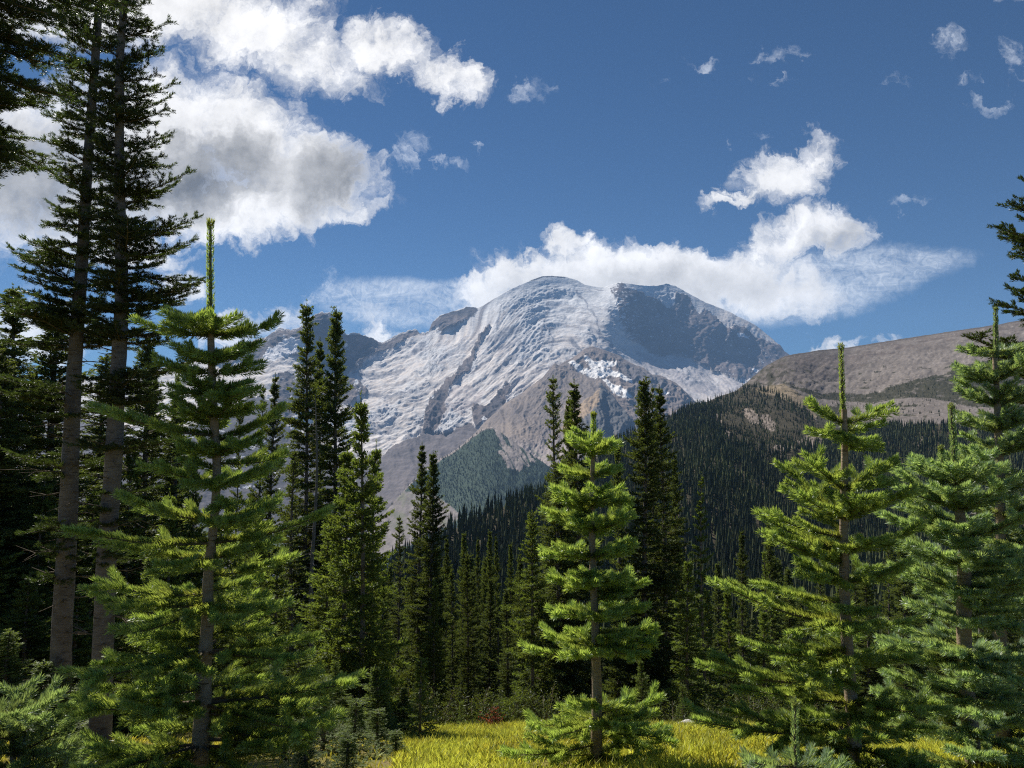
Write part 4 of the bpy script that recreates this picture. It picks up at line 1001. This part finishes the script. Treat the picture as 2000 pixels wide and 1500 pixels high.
def build_near_trees():
    nf = near_fir
    # two tall shaded trunks and the big conifer at the left edge
    kw = dict(stubs=(620, 1400, 90), per_m=420, nlen=.040, nwid=.0072, mat=M_DARK, cat='fir tree', irreg=.65, skip=.34, smin=.10, fwd=.6, lift=.3)
    nf('fir_tree', 'tall shaded fir, left one of the pair of thick grey trunks', 9.5, [(115, 1440), (123, 1233), (131, 1073), (144, 700), (155, 550), (170, 300), (190, 50), (200, -130), (215, -700)], [(1440, 20), (1000, 16.5), (700, 13), (300, 9), (-130, 6), (-700, 2)],
       [(-690, 20, 20), (-500, 70, 70), (-200, 80, 80), (0, 75, 65), (100, 105, 70), (200, 100, 75), (330, 105, 90), (420, 100, 90), (480, 140, 90), (600, 170, 100), (720, 180, 115), (850, 160, 110), (1000, 120, 90), (1110, 70, 60)], 26, 11, el=(42, 2), nb=(4, 6), fill=3, sp=.16, sl=.36, inner=.12, gaps=[(-210, -15), (40, 62), (120, 138), (690, 770), (820, 890), (930, 1010)], **kw)  # dense top out of view added to shade the young fir's upper half
    nf('fir_tree', 'tall shaded fir, right one of the pair of thick grey trunks', 9.0, [(197, 1450), (205, 1100), (219, 913), (229, 700), (237, 575), (232, 350), (235, 100), (246, 0), (250, -150), (262, -700)], [(1450, 20), (1000, 16.5), (700, 14), (300, 9), (-150, 6), (-700, 2)],
       [(-690, 20, 20), (-500, 70, 70), (-200, 80, 80), (0, 60, 70), (100, 75, 85), (200, 70, 90), (330, 70, 100), (450, 80, 125), (550, 90, 145), (660, 90, 150), (750, 90, 140), (870, 80, 130), (1000, 60, 90), (1090, 40, 60)], 25, 12, el=(30, 2), nb=(4, 6), fill=3, sp=.16, sl=.36, inner=.12, gaps=[(-210, -15), (670, 730), (790, 850), (900, 960)],  # unseen upper crown likewise drawn out to throw shade on the young fir
       extra=[(75, 333, 43, 0), (125, 321, 95, .2), (160, 307, 146, -.2), (200, 341, 163, 0), (225, 335, 189, .2), (240, 332, 211, -.1), (300, 332, 275, .1), (325, 321, 304, 0), (385, 373, 334, 0), (400, 345, 360, .4), (470, 386, 424, 0), (500, 380, 470, .2), (590, 398, 546, 0), (600, 385, 570, .4), (655, 375, 640, .2), (740, 392, 700, 0), (640, 150, 600, -.2)], **kw)
    nf('conifer_tree', 'dark overhanging conifer whose boughs enter at the upper left corner', 6.3, [(-105, 1600), (-100, 1200), (-95, 700), (-90, 200), (-85, -420)], [(1600, 26), (700, 18), (-420, 5)],
       [(-400, 60, 60), (-200, 140, 190), (-60, 170, 230), (60, 180, 215), (150, 190, 200), (240, 180, 165), (330, 150, 135), (400, 90, 90), (430, 40, 40)], 27, 13, el=(18, -14), nb=(4, 6), fill=3, sp=.14, sl=.40, inner=.12,
       extra=[(-120, 262, 12, .6), (-90, 200, 25, .3), (-30, 130, 55, .2), (20, 150, 115, .0), (60, 148, 135, .3), (110, 140, 190, -.1), (160, 95, 205, .3), (230, 65, 330, 0), (-140, 230, 2, -.2), (-60, 110, 30, -.3)], **dict(kw, stubs=None, per_m=480, nlen=.038, nwid=.0062, skip=.25))
    # young firs of the foreground
    nf('young_fir', 'young fir half in shade, its long leader rising against the sky', 3.8, [(394, 1520), (396, 1441), (403, 1372), (403, 1298), (410, 1207), (407, 1141), (418, 1000), (421, 923), (417, 865), (411, 787), (409, 652), (411, 620)], [(1520, 17), (1372, 15), (1200, 11), (1000, 8), (800, 8), (620, 6)],
       [(655, 70, 45), (715, 52, 50), (770, 52, 54), (830, 60, 66), (900, 72, 78), (960, 110, 95), (1050, 150, 140), (1130, 190, 150), (1220, 190, 170), (1300, 225, 230), (1400, 245, 270), (1500, 255, 285)], 78, 21, M_FRESH,
       leader=((411, 640), (411, 438), 8), el=(22, 0), nb=(4, 5), fill=1, low=(1180, 2, 3), sp=.27, sl=.46, sub=.36, sub_sp=.26, fwd=.36, lift=.32, under=.6, smin=.12, bark=M_BARK_Y, per_m=1900, nlen=.036, nwid=.0046, inner=.2, leader_sc=.72,
       extra=[(652, 530, 637, .1), (655, 293, 640, -.1), (648, 372, 618, .25), (692, 482, 684, .1), (732, 487, 712, 0), (728, 340, 718, .1), (770, 344, 762, 0), (775, 478, 765, -.2), (850, 200, 800, -.35), (862, 552, 800, .15), (905, 552, 893, .2), (1060, 142, 1035, -.3), (1060, 630, 1005, .1), (1160, 183, 1135, 0), (1125, 558, 1090, .2), (1240, 533, 1188, .2), (1330, 160, 1340, -.2), (1390, 675, 1335, .15), (1440, 672, 1400, -.1), (1470, 165, 1460, -.3)],
       second=None, group=None)
    nf('young_fir', 'young bright fir standing alone in the yellow meadow, in the middle', 6.0, [(1164, 1490), (1165, 1350), (1162, 1200), (1157, 1050), (1156, 950), (1158, 880), (1158, 872)], [(1490, 12), (1350, 9.5), (1200, 7.5), (1000, 6), (870, 3.5)],
       [(890, 48, 46), (930, 52, 48), (975, 66, 64), (1010, 80, 78), (1060, 92, 84), (1110, 72, 78), (1140, 88, 86), (1200, 86, 92), (1250, 100, 110), (1290, 80, 90), (1360, 95, 90), (1420, 150, 140), (1490, 165, 150)], 62, 22, M_FRESH,
       leader=((1158, 885), (1159, 812), 5), el=(26, 2), nb=(4, 5), fill=1, gaps=[(1292, 1350), (940, 950)], sp=.27, sl=.46, sub=.36, sub_sp=.26, fwd=.36, lift=.32, under=.6, smin=.12, bark=M_BARK_Y, per_m=1500, nlen=.050, nwid=.0070, inner=.12, leader_sc=.72,
       extra=[(1085, 1062, 1082, 0), (1275, 1024, 1268, -.1), (1235, 1283, 1225, .1), (1265, 1276, 1253, -.1), (1160, 1242, 1143, .1), (1012, 1072, 1003, .1), (1085, 1232, 1058, 0), (1400, 1030, 1415, 0), (1450, 982, 1472, -.3), (1410, 1312, 1440, 0), (1380, 1230, 1365, .2)])
    nf('young_fir', 'young yellow green fir, its tall thin leader crossing the bare brown ridge', 5.0, [(1670, 1540), (1660, 1350), (1655, 1200), (1650, 1050), (1648, 950), (1645, 800)], [(1540, 14), (1350, 11.5), (1200, 10), (1000, 8), (800, 5)],
       [(895, 70, 70), (915, 95, 92), (960, 108, 98), (1000, 140, 106), (1040, 155, 120), (1080, 140, 105), (1130, 105, 105), (1180, 140, 110), (1240, 165, 115), (1310, 205, 140), (1400, 235, 165), (1500, 215, 165)], 84, 23, M_FRESH,
       leader=((1646, 805), (1643, 680), 6.5), el=(24, 2), nb=(4, 5), fill=1, low=(1250, 1, 2), gaps=[(835, 898)], sp=.27, sl=.46, sub=.36, sub_sp=.26, fwd=.36, lift=.32, under=.6, smin=.12, bark=M_BARK_Y, per_m=1700, nlen=.043, nwid=.0058, inner=.15, leader_sc=.52, second=[((1650, 925), (1645, 805), 7.5)],
       extra=[(828, 1588, 795, 0), (828, 1722, 797, .1), (838, 1692, 836, .15), (848, 1610, 848, -.15), (868, 1686, 874, .05), (858, 1672, 862, -.2), (1222, 1396, 1136, -.1), (1330, 1358, 1296, -.2), (1050, 1492, 1000, 0), (1075, 1484, 1008, .2), (1090, 1486, 1040, -.2), (1180, 1490, 1140, .3), (1420, 1352, 1405, -.2), (1270, 1480, 1265, -.4)])
    nf('young_fir', 'young silvery fir with a stout leader beside a shorter twin shoot', 5.6, [(1898, 1480), (1890, 1300), (1885, 1200), (1882, 1120), (1878, 1060), (1870, 1000), (1865, 925)], [(1480, 15), (1200, 13), (1060, 11), (925, 6)],
       [(945, 85, 75), (985, 95, 85), (1020, 135, 95), (1060, 155, 110), (1120, 160, 120), (1200, 150, 115), (1300, 165, 140), (1400, 210, 150), (1500, 215, 160)], 70, 24, M_BLUE,
       leader=((1866, 940), (1858, 796), 7), el=(24, 0), nb=(5, 6), fill=1, low=(1080, 1, 2), sp=.27, sl=.46, sub=.36, sub_sp=.26, fwd=.36, lift=.32, under=.6, smin=.12, bark=M_BARK_Y, per_m=1600, nlen=.047, nwid=.0064, inner=.15, leader_sc=.72, second=[((1842, 985), (1838, 880), 5)],
       extra=[(948, 1783, 903, 0), (945, 1946, 914, .1), (985, 1765, 955, -.2), (1040, 1722, 1005, 0)])
    nf('young_fir', 'slim young silvery fir near the right edge with its leader against the brown slope', 7.5, [(1962, 1480), (1955, 1200), (1950, 950), (1947, 830), (1945, 685)], [(1480, 14), (950, 8), (685, 4.5)],
       [(745, 66, 62), (790, 62, 62), (850, 72, 76), (900, 66, 84), (960, 105, 105), (1100, 140, 140), (1300, 160, 160), (1480, 160, 160)], 64, 25, M_BLUE,
       leader=((1945, 700), (1945, 604), 5), el=(26, 2), nb=(5, 6), fill=1, low=(1080, 1, 2), gaps=[(895, 930)], sp=.27, sl=.46, sub=.36, sub_sp=.26, fwd=.36, lift=.32, under=.6, smin=.12, bark=M_BARK_Y, per_m=1300, nlen=.057, nwid=.0084, inner=.12, leader_sc=.55,
       extra=[(690, 1896, 686, 0), (690, 1986, 680, .1), (720, 1990, 700, .1), (742, 1880, 735, .1)])
    nf('young_fir', 'tiny silvery fir whose single upright shoot rises from the bottom edge', 3.4, [(1552, 1760), (1553, 1600), (1553, 1490)], [(1760, 9), (1490, 6)],
       [(1522, 60, 50), (1570, 95, 85), (1640, 120, 110)], 70, 26, M_BLUE, leader=((1553, 1500), (1552, 1378), 5.5), el=(-2, 0), nb=(4, 5), fill=1, sp=.27, sl=.46, sub=.36, sub_sp=.26, fwd=.36, lift=.32, under=.6, smin=.12, bark=M_BARK_Y, per_m=1500, nlen=.036, nwid=.0042, inner=.1, leader_sc=.8,
       extra=[(1502, 1452, 1482, -.1), (1502, 1616, 1490, .05)])
    nf('fir_tree', 'tall fir just outside the right edge with only its bough tips in view', 8.5, [(2125, 1520), (2120, 1000), (2112, 400), (2110, 300)], [(1520, 20), (400, 9), (300, 5)],
       [(330, 40, 40), (420, 105, 90), (520, 115, 110), (650, 150, 150), (760, 150, 150), (1000, 160, 160), (1400, 170, 170)], 46, 27, M_DARK, el=(26, -2), nb=(3, 5), fill=1, sp=.15, sl=.42, per_m=520, nlen=.040, nwid=.0080, smin=.1, inner=.15,
       extra=[(440, 1966, 396, 0), (480, 1942, 442, 0), (500, 1970, 455, .3), (520, 1986, 494, 0), (625, 1950, 590, 0), (640, 1985, 575, .3), (700, 1882, 655, -.5), (715, 1930, 690, -.3)])
    nf('young_fir', 'low shaded fir in the bottom left corner', 4.4, [(15, 1900), (20, 1500), (25, 1400)], [(1900, 12), (1400, 4)],
       [(1410, 60, 60), (1460, 120, 125), (1540, 150, 160), (1700, 170, 180)], 50, 28, M_BLUE, el=(20, 0), nb=(4, 5), fill=1, sp=.27, sl=.46, sub=.36, sub_sp=.26, fwd=.36, lift=.32, under=.6, smin=.12, bark=M_BARK_Y, per_m=1400, nlen=.044, nwid=.0056, inner=.12)


build_near_trees()
rb = np.random.default_rng(91)
for k in range(2600):
    r_ = rb.uniform(95, 345); x_ = rb.uniform(-.75, .75) * r_
    if x_ < -.12 * r_ and rb.random() < .5: continue
    h_ = rb.uniform(9, 17); FAR_TREES.append((x_, r_, float(ground_z(x_, r_)) - .3, h_, h_ * rb.uniform(.17, .25)))
build_middle_trees()
hill_trees = [t for t in FAR_TREES if t[1] < 3000]; spur_trees = [t for t in FAR_TREES if t[1] >= 3000]
far_forest('distant_forest', hill_trees, 5); far_forest('distant_forest', spur_trees, 6)
build_haze()


# ----------------------------------------------------------------------------
# meadow and small things
# ----------------------------------------------------------------------------
M_GRASS = needle_mat('meadow_blades', (.50, .51, .07), (.14, .19, .035), (.74, .77, .09), .42, .5, .3, .5)
M_LEAF = needle_mat('shrub_leaves', (.075, .10, .03), (.04, .055, .02), (.16, .22, .03), .35, .5, .3, .4)
M_RED = needle_mat('reddish_leaves', (.22, .05, .03), (.12, .06, .03), (.40, .10, .04), .35, .5, .3, .3)


def blades(rng, x, y, z, h, w, lean):
    n = len(x); az = rng.uniform(0, 6.28, n); fa = rng.uniform(0, 6.28, n)
    p = np.stack([x, y, z], 1); s = np.stack([np.cos(fa), np.sin(fa), 0 * fa], 1) * (w * .5)[:, None]
    l = np.stack([np.cos(az), np.sin(az), 0 * az], 1) * (h * lean)[:, None]
    m = p + l * .35 + UP * (h * .6)[:, None]; t = p + l + UP * h[:, None]
    return np.stack([p, m - s, t, m + s], 1).reshape(-1, 3)


def build_meadow():
    rng = np.random.default_rng(31); N = 380000
    y = 3.2 + 13.8 * rng.random(N) ** .8; x = rng.uniform(-.13, .62, N) * (y + 1.0)
    d = fbm(x / .7, y / .7, 4, 301); k = rng.random(N) < np.clip(.58 + 1.6 * d, .06, 1); x, y, d = x[k], y[k], d[k]; N = len(x)
    low = rng.random(N) < .8
    h = np.where(low, rng.uniform(.03, .09, N), rng.uniform(.07, .15, N)) * np.clip(1 + .8 * d, .5, 1.6); w = np.where(low, rng.uniform(.010, .024, N), rng.uniform(.003, .007, N)) * (.55 + y / 14)
    co = blades(rng, x, y, ground_z(x, y) - .01, h, w, rng.uniform(.1, .9, N))
    # sparse low growth under the trees on both sides of the clearing
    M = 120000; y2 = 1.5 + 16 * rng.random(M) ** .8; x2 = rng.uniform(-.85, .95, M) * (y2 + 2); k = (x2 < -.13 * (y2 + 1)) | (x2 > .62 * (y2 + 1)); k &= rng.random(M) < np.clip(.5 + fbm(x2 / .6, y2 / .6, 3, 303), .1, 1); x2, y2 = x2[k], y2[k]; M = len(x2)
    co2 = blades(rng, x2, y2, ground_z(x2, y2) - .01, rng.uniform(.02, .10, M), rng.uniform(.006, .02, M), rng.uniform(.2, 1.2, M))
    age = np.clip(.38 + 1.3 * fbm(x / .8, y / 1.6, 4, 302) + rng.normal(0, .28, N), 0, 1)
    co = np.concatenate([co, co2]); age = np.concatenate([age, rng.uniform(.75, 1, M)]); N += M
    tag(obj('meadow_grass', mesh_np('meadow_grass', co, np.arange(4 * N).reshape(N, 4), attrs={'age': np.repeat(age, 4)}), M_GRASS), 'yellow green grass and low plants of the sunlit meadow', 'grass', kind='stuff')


def shrub(x, y, rx, h, n, mat, label, seed, group=None, leaf=.045):
    rng = np.random.default_rng(seed); gz = float(ground_z(x, y))
    root = root_at('shrub', (x, y, gz - .03), label, 'shrub', group)
    V = Veg()
    for k in range(22):
        az = rng.uniform(0, 6.28); el = rng.uniform(.5, 1.45); L = h * rng.uniform(.6, 1.1)
        t = rot_az(az, el) * L; t[0] *= rx / h * 1.3; t[1] *= rx / h * 1.3
        V.limb([np.zeros(3), t * .55 + rng.normal(0, .03, 3), t], [.012, .008, .004])
    la = np.array(V.la); lb = np.array(V.lb)
    tc, tf = frusta(la, lb, np.array(V.ra), np.array(V.rb), 4)
    i = rng.integers(0, len(la), n); p = la[i] + (lb[i] - la[i]) * rng.random((n, 1)) + rng.normal(0, .06 * h + .02, (n, 3)); p[:, 2] = np.maximum(p[:, 2], .02)
    co = blades(rng, p[:, 0], p[:, 1], p[:, 2], rng.uniform(.5, 1.2, n) * leaf, rng.uniform(.4, .7, n) * leaf, rng.uniform(.5, 2.5, n))
    obj('stems', mesh_np('stems', tc, tf), M_TWIG, root)
    obj('leaves', mesh_np('leaves', co, np.arange(4 * n).reshape(n, 4), attrs={'age': np.repeat(rng.random(n), 4)}), mat, root)
    return root


def build_small_things():
    rng = np.random.default_rng(41)
    g = 'low shrubs along the back edge of the meadow'
    for k, (px, r, rx, h) in enumerate([(860, 15.5, .9, .7), (930, 16.2, 1.1, .8), (990, 16.5, .9, .75), (1060, 16.8, 1.1, .9), (1120, 17, .9, .7), (1240, 16.6, .8, .6), (1310, 17, 1.0, .8), (1390, 16.8, .9, .7), (1460, 16.2, 1.0, .8), (1540, 16.5, 1.1, .9), (800, 15, 1.0, .8), (740, 14.5, 1.0, .9)]):
        shrub((px - 1000) / F * r, r, rx, h, 1500, M_LEAF, 'low dark green shrub at the shaded back edge of the meadow', 400 + k, g)
    shrub((966 - 1000) / F * 15.2, 15.2, .22, .42, 260, M_RED, 'small reddish leafed plant at the back edge of the meadow', 430)
    # pale boulder
    x, y = (1332 - 1000) / F * 14.6, 14.6
    u, v = np.meshgrid(np.linspace(0, 2 * np.pi, 25)[:-1], np.linspace(-1.5, 1.5, 13))
    q = np.stack([np.cos(u) * np.cos(v) * .16, np.sin(u) * np.cos(v) * .12, np.sin(v) * .09], -1)
    q *= (1 + .35 * fbm(q[..., 0] * 6 + 3, q[..., 1] * 6 + q[..., 2] * 8, 4, 441))[..., None]
    r_, c_ = u.shape; i = np.arange(r_ * c_).reshape(r_, c_); j = np.roll(i, -1, 1)
    f = np.stack([i[:-1], j[:-1], j[1:], i[1:]], -1).reshape(-1, 4)
    m, T = new_mat('pale_stone'); n = T.noise(T.add('ShaderNodeTexCoord').outputs['Object'], 9, 6, .6)
    c = T.mixc(n, (.36, .34, .31, 1), (.62, .60, .56, 1)); p = T.add('ShaderNodeBsdfPrincipled', Base_Color=c, Roughness=.9); finish(T, p.outputs[0])
    o = tag(obj('boulder', mesh_np('boulder', q.reshape(-1, 3), f, smooth=True), m), 'pale boulder lying at the back edge of the yellow meadow', 'boulder'); o.location = (x, y, float(ground_z(x, y)) + .06)
    # dead twig arching over the grass
    pts = pt([858, 872, 895, 920], [1498, 1487, 1486, 1494], [7.2, 7.2, 7.2, 7.2]); s = np.linspace(0, 1, 14)
    ps = np.stack([np.interp(s, [0, .3, .65, 1], pts[:, k]) for k in range(3)], 1)
    b = ps[0].copy(); t = tag(obj('dead_twig', tube('dead_twig', ps - b, np.linspace(.012, .005, 14), 6), M_DEAD), 'bare grey twig arching over the grass of the meadow', 'twig'); t.location = b
    # snag between the dark conifers, and the dead brown top at the right
    for name, label, px, top, r, seed, spread in (('dead_tree', 'bare grey dead tree standing against the dark clump of conifers', 618, 770, 23.5, 51, .5), ('dead_tree', 'dead dark top of a fir between the two silvery firs at the right', 1893, 812, 9.5, 52, .22)):
        P = pt(px, top, r); gz = float(ground_z(P[0], r)); H = float(P[2]) - gz
        root = root_at(name, (float(P[0]), r, gz), label, 'dead tree'); z = np.linspace(0, H, 30); rg = np.random.default_rng(seed)
        ln = np.stack([.05 * np.sin(z * .9), .04 * np.cos(z * .8), z], 1)
        obj('trunk', tube('trunk', ln, .008 * H * (1 - z / H) ** .8 + .008, 8, .1, seed), M_DEAD, root)
        V = Veg()
        for k in range(150):
            zz = rg.uniform(.25, .99) * H; L = spread * (.35 + 1.0 * (1 - zz / H)) * rg.uniform(.3, 1.2); a = rg.uniform(0, 6.28)
            b0 = np.array([np.interp(zz, z, ln[:, 0]), np.interp(zz, z, ln[:, 1]), zz]); m1 = b0 + rot_az(a, rg.uniform(-.3, .4)) * L * .6; e = m1 + rot_az(a + rg.normal(0, .4), rg.uniform(-.6, .5)) * L * .5
            V.limb([b0, m1, e], [.009, .006, .002]); V.limb([m1, m1 + rot_az(a + rg.choice([-.8, .8]), rg.uniform(-.4, .4)) * L * .3], [.005, .002])
        tc, tf = frusta(np.array(V.la), np.array(V.lb), np.array(V.ra), np.array(V.rb), 4)
        obj('crown', mesh_np('crown', tc, tf), M_DEAD, root)


build_meadow(); build_small_things()
